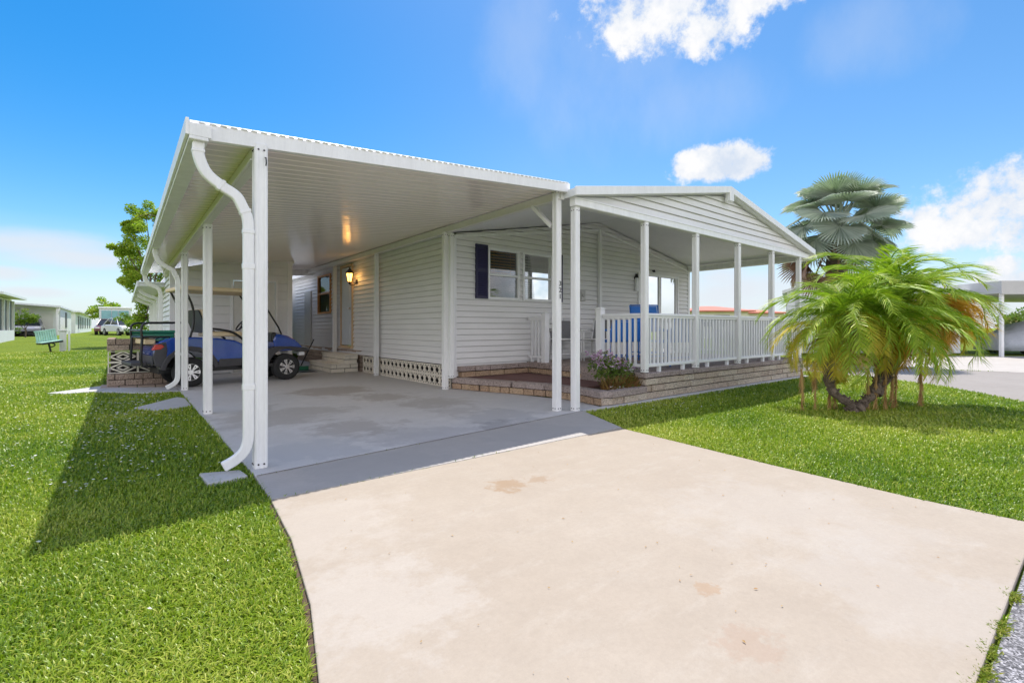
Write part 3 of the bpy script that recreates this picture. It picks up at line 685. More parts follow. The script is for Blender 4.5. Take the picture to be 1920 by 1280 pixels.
# ------------------------------------------------------------------ lantern
lt=Grp('wall_lantern','black wall lantern with lit amber glass beside the entry door','lamp',(XL-.02,11.95,2.35))
lx,ly,lz=XL-.20,11.95,2.36
mb=MB(); mb.cyl((XL-.022,ly,lz-.10),(1,0,0),.06,.02,16); mb.tube(arc([(XL-.03,ly,lz-.12),(XL-.10,ly,lz-.19),(lx,ly,lz-.17),(lx,ly,lz-.10)],5),.012,8)
mb.tube([(lx,ly,lz-.18),(lx,ly,lz-.11)],[.012,.05],8); mb.tube([(lx,ly,lz+.10),(lx,ly,lz+.13),(lx,ly,lz+.20),(lx,ly,lz+.25)],[.115,.10,.035,.012],8)
for k in range(6):
    a=k*math.pi/3; mb.bar((lx+.055*math.cos(a),ly+.055*math.sin(a),lz-.11),(lx+.095*math.cos(a),ly+.095*math.sin(a),lz+.10),.010)
lt.part(mb,'lantern_frame','black')
mb=MB(); mb.tube([(lx,ly,lz-.10),(lx,ly,lz+.095)],[.046,.084],6); lt.part(mb,'lantern_glass','amber')
pl=bpy.data.lights.new('lantern_bulb','POINT'); po=bpy.data.objects.new('lantern_bulb',pl); col.objects.link(po); pl.energy=.7; pl.color=(1,.52,.15); pl.shadow_soft_size=.05; po.location=(lx+.02,ly-.16,lz)
# porch lamp by the sliding door, and a small hanging hook
mb=MB(); mb.cyl((9.93,YF-.06,2.385),(0,0,1),.05,.10,12,.03); mb.cyl((9.93,YF-.03,2.335),(0,1,0),.045,.03,12)
pl_=Grp('porch_lamp','black capped white porch lamp left of the sliding glass door','lamp',(9.93,YF-.02,2.2))
pl_.part(mb,'lamp_cap','black')
mb=MB(); mb.cyl((9.93,YF-.06,2.17),(0,0,1),.045,.33,12); pl_.part(mb,'lamp_shade','vinyl',smooth=False)
mb=MB(); mb.cyl((10.67,YF-.06,2.56),(0,0,1),.035,.06,10,.02); mb.cyl((10.67,YF-.03,2.57),(0,1,0),.02,.05,8); tag(mb.build('wall_hook',M['black'],off=(10.67,YF-.03,2.56)),'tiny black hook on the siding above the sliding glass door','hook')

# ------------------------------------------------------------------ shed at the back of the carport
SY=13.2
shed=Grp('storage_shed','pale sided storage room with a white door at the back of the carport','shed',(2.1,SY,0))
dr=(2.05-.86,2.98-.86,.02,2.24)
mb=MB(); siding(mb,(.86,SY),(1,0),(0,-1),2.5,.02,2.81,[dr],(lambda z:(max(0,(z-2.552)/.100),2.5)),pitch=.20,out=.014); 
siding(mb,(.86,26),(0,-1),(-1,0),26-SY,.02,2.45,pitch=.125); shed.part(mb,'wall','shedsiding')
mb=MB(); mb.box((3.34,SY+.02,0),(3.36,17.4,2.75)); mb.box((.88,25.98,0),(4.6,26,2.4)); shed.part(mb,'rear_wall','shedsiding')
mb=MB(); framed(mb,(.86,SY),(1,0),(0,-1),*dr,.055,.03,.03); f=shed.part(mb,'door','vinyl',bevel=.004)
mb=MB(); mb.box((.86+dr[0]+.01,SY-.012,.03),(.86+dr[1]-.01,SY+.02,2.23)); mb.box((.86+.12+dr[0],SY-.018,.25),(.86+dr[1]-.12,SY-.012,1.0)); mb.box((.86+.12+dr[0],SY-.018,1.2),(.86+dr[1]-.12,SY-.012,2.05)); shed.part(mb,'door_leaf','offwhite',f)
mb=MB(); mb.box((3.26,SY-.03,0),(3.38,SY+.05,2.8)); shed.part(mb,'corner_trim','vinyl',bevel=.004); mb=MB(); mb.box((.80,SY-.03,0),(.90,SY+.06,2.58)); shed.part(mb,'corner_trim','vinyl',bevel=.004)
# lower rear roof with its own gutter and posts further back
mb=MB(); mb.box((.30,15.75,2.18),(.88,26.2,2.26)); mb.box((.26,15.72,2.16),(.30,26.2,2.30)); mb.box((.30,15.72,2.26),(4.0,26.2,2.30)); shed.part(mb,'rear_roof','roof',bevel=.004)
for y in (16.8,19.0,21.5):
    mb=MB(); mb.rectsweep(arc([(.36,y,2.18),(.38,y,2.08),(.55,y,1.98),(.74,y,1.9),(.77,y,1.78)],5)+[(.77,y,.1)],.07,.09,(0,1,0)); shed.part(mb,'downspout','white')

# ------------------------------------------------------------------ entry steps, doormat, broom
st=Grp('entry_steps','two tier pale brick steps below the entry door','steps',(4.3,12.2,0))
for (x0,x1,y0,y1,z0,n_) in ((3.90,4.55,11.75,13.5,.0,2),(4.22,4.55,11.75,13.5,.21,2)):
    mb=MB();c_=MB(); blocks(mb,c_,(x0,y0),(1,0),(0,-1),x1-x0,z0,n_,.10,.32,.12); blocks(mb,c_,(x0,y0),(0,1),(-1,0),y1-y0,z0,n_,.10,.40,.12)
    mb.tint=.8; mb.box((x0-.02,y0-.02,z0+.20),(x1,y1,z0+.225)); c_.box((x0+.06,y0+.06,z0),(x1,y1,z0+.2))
    s_=st.part(mb,'step','screenblock',bevel=.004); st.part(c_,'mortar_bed','mortar',s_)
mb=MB(); mb.box((3.0,12.3,.002),(3.75,13.0,.015)); tag(mb.build('floor_mat',M['black'],bevel=.004,off=(3.4,12.6,0)),'flat black mat on the slab before the entry steps','mat')
br=Grp('broom','black handled broom with green head leaning by the entry steps','broom',(3.75,13.2,0))
mb=MB(); mb.tube([(3.55,13.1,.08),(3.98,13.4,.78)],.014,8); br.part(mb,'handle','black')
mb=MB(); mb.bar((3.34,12.98,.06),(3.72,13.0,.06),.10,.10); br.part(mb,'brush_head','greenplastic',bevel=.01)

# ------------------------------------------------------------------ porch deck of block, landing, planter
deck=Grp('porch_deck','raised porch base of tan splitface block with brown caps','porch',(8.5,5.0,0))
mb=MB();c_=MB(); blocks(mb,c_,(6.12,4.36),(1,-.0045),(0,-1),5.92,.012,3,.105,.36,.14); 
blocks(mb,c_,(12.04,4.335),(0,1),(1,0),3.0,.012,3,.105,.36,.14)
fw=deck.part(mb,'block_wall','block',bevel=.008); deck.part(c_,'mortar_bed','mortar',fw)
mb=MB();c_=MB(); blocks(mb,c_,(6.10,4.345),(1,-.0045),(0,-1),5.95,.329,1,.088,.42,.20,jit=.004); deck.part(mb,'cap_course','cap',fw,bevel=.008)
mb=MB(); mb.prism([(6.2,4.50),(11.98,4.47),(11.98,7.38),(6.36,7.38),(6.36,6.6),(6.2,5.4)],.02,DECK-.006); deck.part(mb,'deck_floor','cap')
# upper step: ledge along the house wall and the riser to the porch
mb=MB();c_=MB(); blocks(mb,c_,(4.72,7.25),(1,.0),(0,-1),1.56,.20,1,.105,.32,.15); blocks(mb,c_,(6.28,7.25),(-.02,-1),(-1,.02),2.02,.20,1,.105,.32,.12); us=deck.part(mb,'upper_step','stepblock',bevel=.008); deck.part(c_,'mortar_bed','mortar',us)
mb=MB();c_=MB(); blocks(mb,c_,(4.70,7.235),(1,.0),(0,-1),1.60,.308,1,.095,.34,.17); blocks(mb,c_,(6.26,7.235),(-.02,-1),(-1,.02),2.12,.308,1,.095,.34,.18); deck.part(mb,'step_cap','cap',us,bevel=.008)
# landing with maroon mat
edge=[(4.58,7.38),(4.77,6.77),(5.0,6.17),(5.22,5.52),(5.24,4.97),(5.18,4.42)]
mb=MB();c_=MB();mc=MB();cc=MB()
for a,b in zip(edge[:-1],edge[1:]):
    a_,b_=Vector(a),Vector(b); u=(b_-a_); l=u.length; u.normalize(); n_=(u.y,-u.x)
    if n_[0]>0: n_=(-n_[0],-n_[1])
    blocks(mb,c_,a,u,n_,l,0.,1,.108,.20,.12,shift=0); blocks(mc,cc,Vector(a)+Vector(n_)*.012,u,n_,l,.110,1,.095,.30,.19,shift=0,gap=.004)
ls=deck.part(mb,'landing_edge','stepblock',bevel=.008); deck.part(c_,'mortar_bed','mortar',ls)
deck.part(mc,'landing_cap','cap',ls,bevel=.008)
mb=MB(); mb.prism([(4.70,7.36),(4.9,6.8),(5.15,6.2),(5.38,5.55),(5.40,4.95),(6.15,4.95),(6.27,7.36)],.02,.20); deck.part(mb,'landing_floor','mat')
# planter
plt=Grp('planter_bed','low curved block planter holding soil at the porch corner','planter',(5.7,4.6,0))
pe=[(5.18,4.42),(5.30,4.33),(6.14,4.35)]
mb=MB();c_=MB();mc=MB();cc=MB()
for a,b in zip(pe[:-1],pe[1:]):
    u=Vector(b)-Vector(a); l=u.length; u.normalize(); n_=(u.y,-u.x)
    if n_[1]>0: n_=(-n_[0],-n_[1])
    blocks(mb,c_,a,u,n_,l,0.012,1,.105,.30,.12,shift=0); blocks(mc,cc,Vector(a)+Vector(n_)*.012,u,n_,l,.118,1,.095,.32,.17,shift=0,gap=.004)
pw=plt.part(mb,'block_course','block',bevel=.008); plt.part(c_,'mortar_bed','mortar',pw); plt.part(mc,'cap_course','cap',bevel=.008)
mb=MB(); mb.prism([(5.3,4.5),(6.12,4.48),(6.12,4.94),(5.42,4.94)],.02,.17); plt.part(mb,'soil','soil')

# ------------------------------------------------------------------ railings
def railing(label,a,b,z0=DECK+.075,z1=1.32,step=.105,endposts=(),group='white porch railing sections'):
    a,b=Vector(a),Vector(b); mid=(a+b)/2; g=Grp('railing',label,'railing',(mid.x,mid.y,DECK),group)
    u=(b-a); l=u.length; u.normalize()
    mb=MB(); mb.bar((*a,z1-.02),(*b,z1-.02),.075,.04); mb.bar((*a,z1-.058),(*b,z1-.058),.045,.035); g.part(mb,'top_rail','vinyl',bevel=.006)
    mb=MB(); mb.bar((*a,z0+.025),(*b,z0+.025),.05,.05); 
    g.part(mb,'bottom_rail','vinyl',bevel=.006)
    n_=int(round(l/step))
    for i in range(1,n_):
        c=a+u*l*i/n_; mb=MB(); mb.bar((*c,z0+.05),(*c,z1-.075),.036,.036,up=(*u,0)); g.part(mb,'baluster','vinyl',bevel=.003)
    for (p,top) in endposts:
        mb=MB(); mb.box((p[0]-.055,p[1]-.055,DECK-.01),(p[0]+.055,p[1]+.055,top)); mb.box((p[0]-.068,p[1]-.068,top),(p[0]+.068,p[1]+.068,top+.02)); mb.box((p[0]-.045,p[1]-.045,top+.02),(p[0]+.045,p[1]+.045,top+.035)); g.part(mb,'newel_post','vinyl',bevel=.005)
    for fx in (.25,.75): 
        c=a+u*l*fx; mb=MB(); mb.bar((*c,DECK-.01),(*c,z0),.05,.05); g.part(mb,'foot','vinyl')
    return g
yr=YG+.01
px_=[6.15,7.59,9.08,10.55,11.96]
names=['white railing section with blue chairs behind it, next to the flower planter','white railing section second along from the planter corner','white railing section in the middle of the porch front','white railing section at the far end of the porch front, nearest the palm']
for i in range(4): railing(names[i],(px_[i]+.046,yr),(px_[i+1]-.046,yr))
railing('short white side railing running back from the planter corner to a capped newel',(6.15,yr+.05),(6.17,5.22),endposts=[((6.17,5.29),1.40)])
railing('short white railing between the house wall and the porch entry',(6.40,YF-.04),(6.42,6.98),endposts=[((6.42,6.90),1.36)])
railing('white end railing closing the far side of the porch',(11.97,YG+.06),(11.97,YF-.03))

# ------------------------------------------------------------------ patio furniture
def sling_chair(name,label,loc,rz,fab,frame,bh=.92,sh=.44,w=.56,group=None):
    t=thing(name,label,'chair',loc,rz,group); h=w/2
    for s_ in (-1,1):
        mb=MB(); mb.tube([(.26,s_*h,0),(.25,s_*h,.60)],.016,8); t_=mb.build('front_leg',frame,t,smooth=True)
        mb=MB(); mb.tube([(-.24,s_*h,0),(-.20,s_*h,sh),(-.33,s_*h,bh)],.016,8); mb.build('rear_leg',frame,t,smooth=True)
        mb=MB(); mb.tube([(.27,s_*h,.62),(.0,s_*h,.64),(-.25,s_*h,.62)],.020,8); mb.build('armrest',frame,t,smooth=True)
    mb=MB(); mb.loft([[(.26,-h+.02,sh-.01),(.26,h-.02,sh-.01),(.26,h-.02,sh+.006),(.26,-h+.02,sh+.006)],[(.02,-h+.02,sh-.035),(.02,h-.02,sh-.035),(.02,h-.02,sh-.02),(.02,-h+.02,sh-.02)],[(-.20,-h+.02,sh-.02),(-.20,h-.02,sh-.02),(-.20,h-.02,sh-.004),(-.20,-h+.02,sh-.004)]]); mb.build('seat',fab,t)
    mb=MB(); mb.add([(-.205,-h+.02,sh),(-.205,h-.02,sh),(-.325,h-.02,bh-.02),(-.325,-h+.02,bh-.02),(-.217,-h+.02,sh),(-.217,h-.02,sh),(-.337,h-.02,bh-.02),(-.337,-h+.02,bh-.02)],[(0,1,2,3),(7,6,5,4),(0,4,5,1),(1,5,6,2),(2,6,7,3),(3,7,4,0)]); mb.build('backrest',fab,t)
    for pa,pb,rr_ in (((-.33,bh),(-.33,bh),.016),((.26,sh),(.26,sh),.013),((-.2,sh),(-.2,sh),.013),((.255,.15),(.255,.15),.010),((-.23,.15),(-.23,.15),.010)):
        mb=MB(); mb.tube([(pa[0],-h,pa[1]),(pb[0],h,pb[1])],rr_,8); mb.build('stretcher',frame,t,smooth=True)
    return t
sling_chair('patio_chair','grey sling patio chair with white tube frame by the porch entry',(7.62,6.55,DECK),R(195),M['sling'],M['white'],.86)
sling_chair('patio_chair','grey and white patio chair half hidden behind the twin carport posts',(7.15,7.05,DECK),R(250),M['sling'],M['white'],.84)
sling_chair('patio_chair','bright blue patio chair behind the side railing',(7.25,5.75,DECK),R(70),M['bluefab'],M['bluefab'],.80,w=.66)
sling_chair('patio_chair','blue patio chair facing the railing beside the porch table',(7.75,4.95,DECK),R(80),M['bluefab'],M['bluefab'],.82,w=.62)
sling_chair('patio_chair','tall blue chair whose back shows above the railing before the glass door',(8.75,6.15,DECK),R(235),M['bluefab'],M['bluefab'],1.17,.62,.62)
t=thing('patio_table','round dark topped patio table between blue chairs','table',(8.35,5.65,DECK))
mb=MB(); mb.cyl((0,0,.93),(0,0,1),.42,.03,32); mb.build('tabletop',M['black'],t,bevel=.006)
mb=MB(); mb.tube([(0,0,.02),(0,0,.915)],.03,12); mb.build('pedestal',M['black'],t)
mb=MB(); mb.tube([(0,0,0),(0,0,.02),(0,0,.05)],[.25,.24,.05],24); mb.build('base',M['black'],t)

# ------------------------------------------------------------------ plants helpers
def leafquad(mb,p,d,l,w,up=None):
    d=d.normalized(); s_=d.cross(up or Vector((random.uniform(-1,1),random.uniform(-1,1),random.uniform(-.2,1)))); 
    if s_.length<1e-3: s_=d.cross(Vector((1,.1,0)))
    s_.normalize(); n_=s_.cross(d)
    mid=p+d*l*.5+n_*l*.08
    mb.add([p,mid+s_*w/2,p+d*l,mid-s_*w/2],[(0,1,2,3)])
def clump(mb,c,r,n,l,w,bright=None):
    for i in range(n):
        v=Vector((random.gauss(0,1),random.gauss(0,1),random.gauss(0,1))).normalized()*random.random()**.45
        p=Vector(c)+Vector((v.x*r[0],v.y*r[1],v.z*r[2])); d=Vector((random.uniform(-1,1),random.uniform(-1,1),random.uniform(-.7,.6)))+v*.5
        mb.tint=min(1,max(0,random.gauss(.5,.22)+(bright or 0))); leafquad(mb,p,d,l*random.uniform(.7,1.3),w*random.uniform(.7,1.3))
# flowering shrubs in the planter
fl=Grp('flowering_shrub','mauve flowering shrub in the planter in front of the side railing','shrub',(5.95,4.72,.16))
mb=MB()
for i in range(14):
    a=random.uniform(0,6.28); r_=random.uniform(.1,.32); mb.tube(arc([(5.85,4.72,.15),(5.85+.5*r_*math.cos(a),4.72+.4*r_*math.sin(a),.45),(5.85+r_*math.cos(a),4.72+.7*r_*math.sin(a),random.uniform(.55,.72))],4),.006,5)
fl.part(mb,'stem','bark')
mb=MB(); 
for c,r in (((5.60,4.75,.54),(.24,.20,.20)),((5.95,4.70,.44),(.27,.20,.18)),((5.75,4.68,.38),(.34,.2,.16))): clump(mb,c,r,420,.055,.024)
fl.part(mb,'foliage','shrub')
mb=MB()
for i in range(130):
    c=random.choice([(5.50,4.75,.66),(5.68,4.74,.60),(5.90,4.72,.52),(6.05,4.70,.46),(5.6,4.70,.52)]); c=Vector(c)+Vector((random.gauss(0,.09),random.gauss(0,.07),random.gauss(.02,.055)))
    for k in range(6): mb.tint=random.random(); leafquad(mb,c,Vector((random.gauss(0,1),random.gauss(0,1),random.gauss(.3,.7))),.034,.026)
fl.part(mb,'blossom','flower')
rg=Grp('rusty_shrub','low rust coloured grassy shrub spilling over the planter edge','shrub',(5.75,4.55,.16))
mb=MB()
for i in range(620):
    b=Vector((random.uniform(5.38,6.12),random.uniform(4.46,4.62),.16)); d=Vector((random.gauss(0,.35),random.gauss(-.12,.3),1)).normalized(); l=random.uniform(.12,.30)
    mb.tint=random.random(); s_=d.cross(Vector((random.random()-.5,random.random()-.5,0))).normalized()*.006; m_=b+d*l*.55; e=b+d*l+Vector((d.x,d.y,-.35))*l*.25
    mb.add([b-s_,b+s_,m_+s_*1.2,e,m_-s_*1.2],[(0,1,2,4),(4,2,3)])
rg.part(mb,'blade_tuft','redgrass')
mb=MB(); 
for c in ((5.6,4.52,.28),(5.85,4.52,.29),(6.03,4.53,.25)): clump(mb,c,(.16,.09,.09),150,.045,.02)
rg.part(mb,'foliage','shrub')
mb=MB()
for i in range(22):
    c=Vector((random.uniform(5.42,5.75),random.uniform(4.44,4.5),random.uniform(.19,.26)))
    for k in range(5): mb.tint=random.random(); leafquad(mb,c,Vector((random.gauss(0,1),random.gauss(0,1),random.gauss(.3,.7))),.022,.018)
rg.part(mb,'blossom','petal')

# ------------------------------------------------------------------ brick screen wall + green box
bw=Grp('screen_wall','low brown brick wall with two rows of openwork screen blocks','wall',(.2,11.75,0))
BX0,BX1,BY=-.24,.66,11.55
def wallside(p,u,n,l):
    mb=MB();c_=MB(); blocks(mb,c_,p,u,n,l,.012,2,.115,.30,.16); blocks(mb,c_,p,u,n,l,.665,2,.115,.30,.16,jit=.004); return mb,c_
mb,c_=wallside((BX0,BY),(1,0),(0,-1),BX1-BX0); b1=bw.part(mb,'brick_course','brickwall',bevel=.006); bw.part(c_,'mortar_bed','mortar',b1)
mb=MB(); 
for z in (.245,.452): screenrow(mb,(BX0+.01,BY+.06),(1,0),(0,-1),2,z,.207,.44,.024)
bw.part(mb,'screen_block','screenblock')
mb=MB();c_=MB(); blocks(mb,c_,(BX0,BY+1.6),(0,-1),(-1,0),1.44,.012,2,.115,.3,.12); blocks(mb,c_,(BX0,BY+1.6),(0,-1),(-1,0),1.44,.665,2,.115,.3,.12); bw.part(mb,'side_course','brickwall',bevel=.006)
mb=MB(); mb.box((BX0+.05,BY+.17,.24),(BX0+.1,BY+1.58,.66)); mb.box((BX1-.2,BY+.17,0),(BX1-.15,BY+1.2,.66)); mb.box((BX0+.1,BY+.6,0),(BX1-.2,BY+.62,.6)); bw.part(mb,'backing','mortar')
gb=Grp('plastic_box','bright green plastic box lying on the brick screen wall','box',(.3,11.7,.9))
mb=MB(); mb.box((.10,BY-.02,.915),(.78,BY+.42,.99)); mb.box((.08,BY-.04,.99),(.80,BY+.44,1.045)); gb.part(mb,'lid','greenplastic',bevel=.022,seg=3)
mb=MB(); mb.box((.10,BY-.025,.897),(.80,BY+.42,.914)); gb.part(mb,'base','vinyl')

# ------------------------------------------------------------------ golf cart
cart=thing('golf_cart','blue golf cart with tan roof and chrome wheels parked under the carport','golf cart',(.88,11.17,0),R(8.6))
def arcpts(cx_,cz,r,a0,a1,n=10): return [(cx_+r*math.cos(R(a0+(a1-a0)*i/n)),cz+r*math.sin(R(a0+(a1-a0)*i/n))) for i in range(n+1)]
WB=1.74; WR=.275; HW=.56
rear=[(-.56,.60),(-.55,.76),(-.46,.86),(-.30,.915),(.05,.925),(.45,.90),(.75,.85),(.93,.76),(1.0,.60),(.985,.44),(.42,.44)]+arcpts(0,.28,.40,20,160)+[(-.44,.46)]
mb=MB(); mb.sideprism(rear,-HW,HW); body=mb.build('rear_body',M['blue'],cart,bevel=.035,seg=3)
mb=MB()
for s_ in (-1,1):
    ring=arcpts(0,.28,.475,8,172)+arcpts(0,.28,.39,172,8); mb.sideprism(ring,s_*(HW-.03),s_*(HW+.022)) if s_>0 else mb.sideprism(ring,-(HW+.022),-(HW-.03))
    sk_=[(.44,.34),(1.0,.36),(1.02,.50),(.47,.50)]; mb.sideprism(sk_,min(s_*(HW-.02),s_*(HW+.012)),max(s_*(HW-.02),s_*(HW+.012)))
    tl=[(-.54,.42),(-.42,.38),(-.38,.52),(-.36,.70),(-.38,.84),(-.50,.82),(-.57,.6)]; mb.sideprism(tl,min(s_*(HW-.05),s_*(HW+.015)),max(s_*(HW-.05),s_*(HW+.015)))
mb.box((-.575,-HW+.05,.42),(-.55,HW-.05,.60))
mb.build('fender_trim',M['greyplastic'],cart,bevel=.012)
for s_ in (-1,1):
    mb=MB(); y0,y1=sorted((s_*(HW-.10),s_*(HW+.020))); mb.sideprism([(-.585,.70),(-.46,.71),(-.40,.76),(-.44,.80),(-.54,.80)],y0,y1); mb.build('tail_light',M['red'],cart,bevel=.012)
hood=[(1.52,.60),(1.49,.88),(1.53,.985),(1.62,.995),(1.80,.95),(1.96,.86),(2.08,.73),(2.12,.645),(2.02,.62)]
mb=MB(); rings=[]
for yy,sc_ in ((-.50,.80),(-.46,.92),(-.3,1.0),(0,1.03),(.3,1.0),(.46,.92),(.50,.80)):
    rings.append([(1.50+(x-1.50)*(.9+.1*sc_),yy,.60+(z-.60)*sc_) for x,z in hood])
mb.loft(rings); mb.build('hood',M['blue'],cart,smooth=False,bevel=.02,seg=2)
mb=MB()
fr_=[(1.36,.34),(1.36,.66),(1.50,.71),(1.85,.70),(2.15,.665),(2.23,.64),(2.22,.60),(2.10,.60)]+arcpts(WB,.28,.37,58,175)
mb.sideprism(fr_,-HW-.01,-HW+.12); mb.sideprism(fr_,HW-.12,HW+.01); mb.sideprism([(1.95,.60),(2.22,.60),(2.24,.64),(1.95,.68)],-HW+.12,HW-.12); mb.box((1.36,-HW+.12,.36),(1.44,HW-.12,.66)); mb.build('front_fender',M['greyplastic'],cart,bevel=.014)
mb=MB(); mb.box((.9,-HW+.03,.30),(1.5,HW-.03,.36)); mb.box((-.45,-.35,.26),(1.95,.35,.34)); mb.cyl((0,0,.275),(0,1,0),.05,.9); mb.cyl((WB,0,.275),(0,1,0),.04,.9); mb.build('chassis',M['black'],cart)
mb=MB()
for s_ in (-1,1): mb.cyl((2.13,s_*.36,.62),(1,0,0),.055,.05,16)
hl=mb
for s_ in (-1,1):
    mb=MB(); mb.box((2.02,s_*.44-.07,.50),(2.14,s_*.44+.07,.58)); mb.build('headlight',M['vinyl'],cart,bevel=.015)
def wheel(x,y,out):
    mb=MB(); prof=[(.155,-.10),(.235,-.105),(.268,-.085),(.275,-.04),(.275,.04),(.268,.085),(.235,.105),(.155,.10)]; rings=[]
    for i in range(40):
        a=2*math.pi*i/40; k=1+(.010 if i%2 else 0); rings.append([(x+r*(k if r>.26 else 1)*math.cos(a),y+w_,WR+r*(k if r>.26 else 1)*math.sin(a)) for r,w_ in prof])
    rings.append(rings[0]); mb.loft(rings,close=True,caps=False); w_=mb.build('tyre',M['rubber'],cart)
    mb=MB(); yo=y+out*.088
    for i in range(7):
        a=2*math.pi*i/7
        for da in (-.16,.16): mb.bar((x+.03*math.cos(a),yo,WR+.03*math.sin(a)),(x+.150*math.cos(a+da),yo,WR+.150*math.sin(a+da)),.02,.018,up=(0,1,0))
        mb.cyl((x+.145*math.cos(a),yo,WR+.145*math.sin(a)),(0,1,0),.020,.02,8)
    mb.cyl((x,yo,WR),(0,1,0),.045,.03,14); mb.tube([(x+.155*math.cos(2*math.pi*i/28),yo,WR+.155*math.sin(2*math.pi*i/28)) for i in range(29)],.007,6); mb.build('rim',M['chrome'],w_)
    mb=MB(); mb.cyl((x,y+out*.05,WR),(0,1,0),.157,.04,28); mb.build('wheel_disc',M['black'],w_)
for x in (0,WB):
    for s_ in (-1,1): wheel(x,s_*.47,s_)
# seats
mb=MB(); mb.box((.38,-.50,.925),(.90,.50,1.02)); mb.build('seat',M['tan'],cart,bevel=.04,seg=3)
mb=MB()
mb.obox((.27,0,1.24),(.045,0,-.015),(0,.50,0),(-.07,0,.20)); mb.build('backrest',M['tan'],cart,bevel=.035,seg=3)
mb=MB(); mb.obox((.215,0,1.22),(.012,0,-.004),(0,.49,0),(-.075,0,.215)); mb.build('backrest_shell',M['greyplastic'],cart,bevel=.01)
for s_ in (-1,1):
    mb=MB(); mb.tube(arc([(.30,s_*.53,1.08),(.50,s_*.54,1.06),(.72,s_*.54,1.0),(.90,s_*.54,.86)],5),.022,8); mb.build('armrest',M['black'],cart,smooth=True)
    mb=MB(); mb.tube(arc([(.0,s_*.50,.90),(.06,s_*.50,1.2),(.04,s_*.50,1.5),(-.08,s_*.50,1.80)],5),.020,8); mb.build('rear_strut',M['black'],cart,smooth=True)
    mb=MB(); mb.tube([(1.66,s_*.47,.96),(1.60,s_*.475,1.10),(1.17,s_*.50,1.80)],.018,8); mb.build('front_strut',M['black'],cart,smooth=True)
mb=MB(); mb.box((1.46,-.48,.80),(1.56,.48,1.0)); mb.build('dashboard',M['black'],cart,bevel=.03)
mb=MB(); cx0=Vector((1.14,.22,1.18)); ax=Vector((-.75,0,.66)).normalized(); s1=Vector((0,1,0)); s2=ax.cross(s1)
mb.tube([cx0+(s1*math.cos(2*math.pi*i/24)+s2*math.sin(2*math.pi*i/24))*.18 for i in range(25)],.016,8); mb.tube([cx0,cx0-ax*.42],.022,8)
for k in range(3): mb.tube([cx0,cx0+(s1*math.cos(2*math.pi*k/3)+s2*math.sin(2*math.pi*k/3))*.18],.012,6)
mb.build('steering_wheel',M['black'],cart,smooth=True)
mb=MB(); mb.box((-.16,-.58,1.79),(1.22,.58,1.87)); mb.build('roof',M['tan'],cart,bevel=.028,seg=3)
# rear rack: black frame, foot plate and grab bar
mb=MB()
for s_ in (-1,1):
    mb.tube([(-.30,s_*.46,.93),(-.50,s_*.46,.93),(-.70,s_*.46,.93)],.017,8)
    mb.tube([(-.70,s_*.44,.93),(-.72,s_*.44,.55),(-.70,s_*.44,.42),(-.50,s_*.40,.40)],.022,8)
    mb.tube(arc([(-.71,s_*.46,.90),(-.715,s_*.46,1.08),(-.69,s_*.46,1.155),(-.61,s_*.46,1.185)],5)+[(-.05,s_*.48,1.19)],.019,8)
mb.tube([(-.715,-.46,1.05),(-.715,.46,1.05)],.017,8); mb.tube([(-.70,-.44,.93),(-.70,.44,.93)],.017,8)
mb.box((-.70,-.44,.925),(-.40,.44,.945)); mb.build('rear_rack',M['black'],cart,smooth=False)
mb=MB(); mb.box((-.86,-.44,.43),(-.64,.44,.49)); mb.build('foot_plate',M['greyplastic'],cart,bevel=.01)
mb=MB(); mb.box((-.66,-.40,.80),(-.50,.40,.90)); mb.build('rear_seat_base',M['tan'],cart,bevel=.02)

# ------------------------------------------------------------------ palms
def frond(Lf,lift,droop,nl,leaf,w,matn,rach='petiole',dry=0):
    """one feather leaf; grows from the origin along +x"""
    mb=MB(); pts=[]; n=14; p=Vector((0,0,0)); ang=lift
    for i in range(n+1):
        pts.append(p.copy()); ang-=droop/n*(.5+1.4*i/n); p=p+Vector((math.cos(ang),0,math.sin(ang)))*(Lf/n)
    mb.tint=.5; mb.tube(pts,[.011*(1-.85*i/n)+.0015 for i in range(n+1)],5)
    for k in range(nl):
        f=.10+.90*k/(nl-1); i=min(n-1,int(f*n)); t=f*n-i; q=pts[i].lerp(pts[i+1],t); d=(pts[i+1]-pts[i]).normalized()
        up=Vector((0,1,0)).cross(d)*-1
        l=leaf*(.55+.9*math.sin(math.pi*min(1,f*.80+.12))-.28*f)
        for s_ in (-1,1):
            if random.random()<.04+dry*.25: continue
            sp=random.uniform(.5,.8)+.35*(1-f); vl=random.uniform(.05,.35)
            o=(Vector((0,s_,0))*sp+d*random.uniform(.55,.8)+up*vl).normalized(); ll=l*random.uniform(.85,1.15)
            g=Vector((0,0,-1)); m1=q+o*ll*.5+g*ll*.06; e=q+o*ll+g*ll*random.uniform(.25,.6)*(1+dry); wv=d*w*.5; wv2=up*w*.15
            mb.tint=min(1,max(0,random.gauss(.42,.2)+.15*(f-.5)))
            mb.add([q-wv*.5,q+wv*.5,m1+wv+wv2,e,m1-wv-wv2],[(0,1,2,4),(4,2,3)])
    me=mb.build('frond',M[matn]); return me
variants={}
def fvar(key,k):
    if (key,k) not in variants:
        sp={'g':(1.15,56,.215,.0185,'frond'),'y':(1.1,54,.215,.018,'frondy'),'o':(1.0,58,.22,.016,'frondo'),'d':(1.0,36,.21,.02,'frondd')}[key]
        o=frond(sp[0]*random.uniform(.92,1.08),0,random.uniform(1.35,2.0) if key!='d' else .5,sp[1],sp[2],sp[3],sp[4],dry=1 if key=='d' else 0)
        variants[(key,k)]=o.data; bpy.data.objects.remove(o)
    return variants[(key,k)]
palm=Grp('pygmy_date_palm','bushy multi stemmed date palm with green, yellow and orange fronds on the lawn','palm',(7.5,2.1,0))
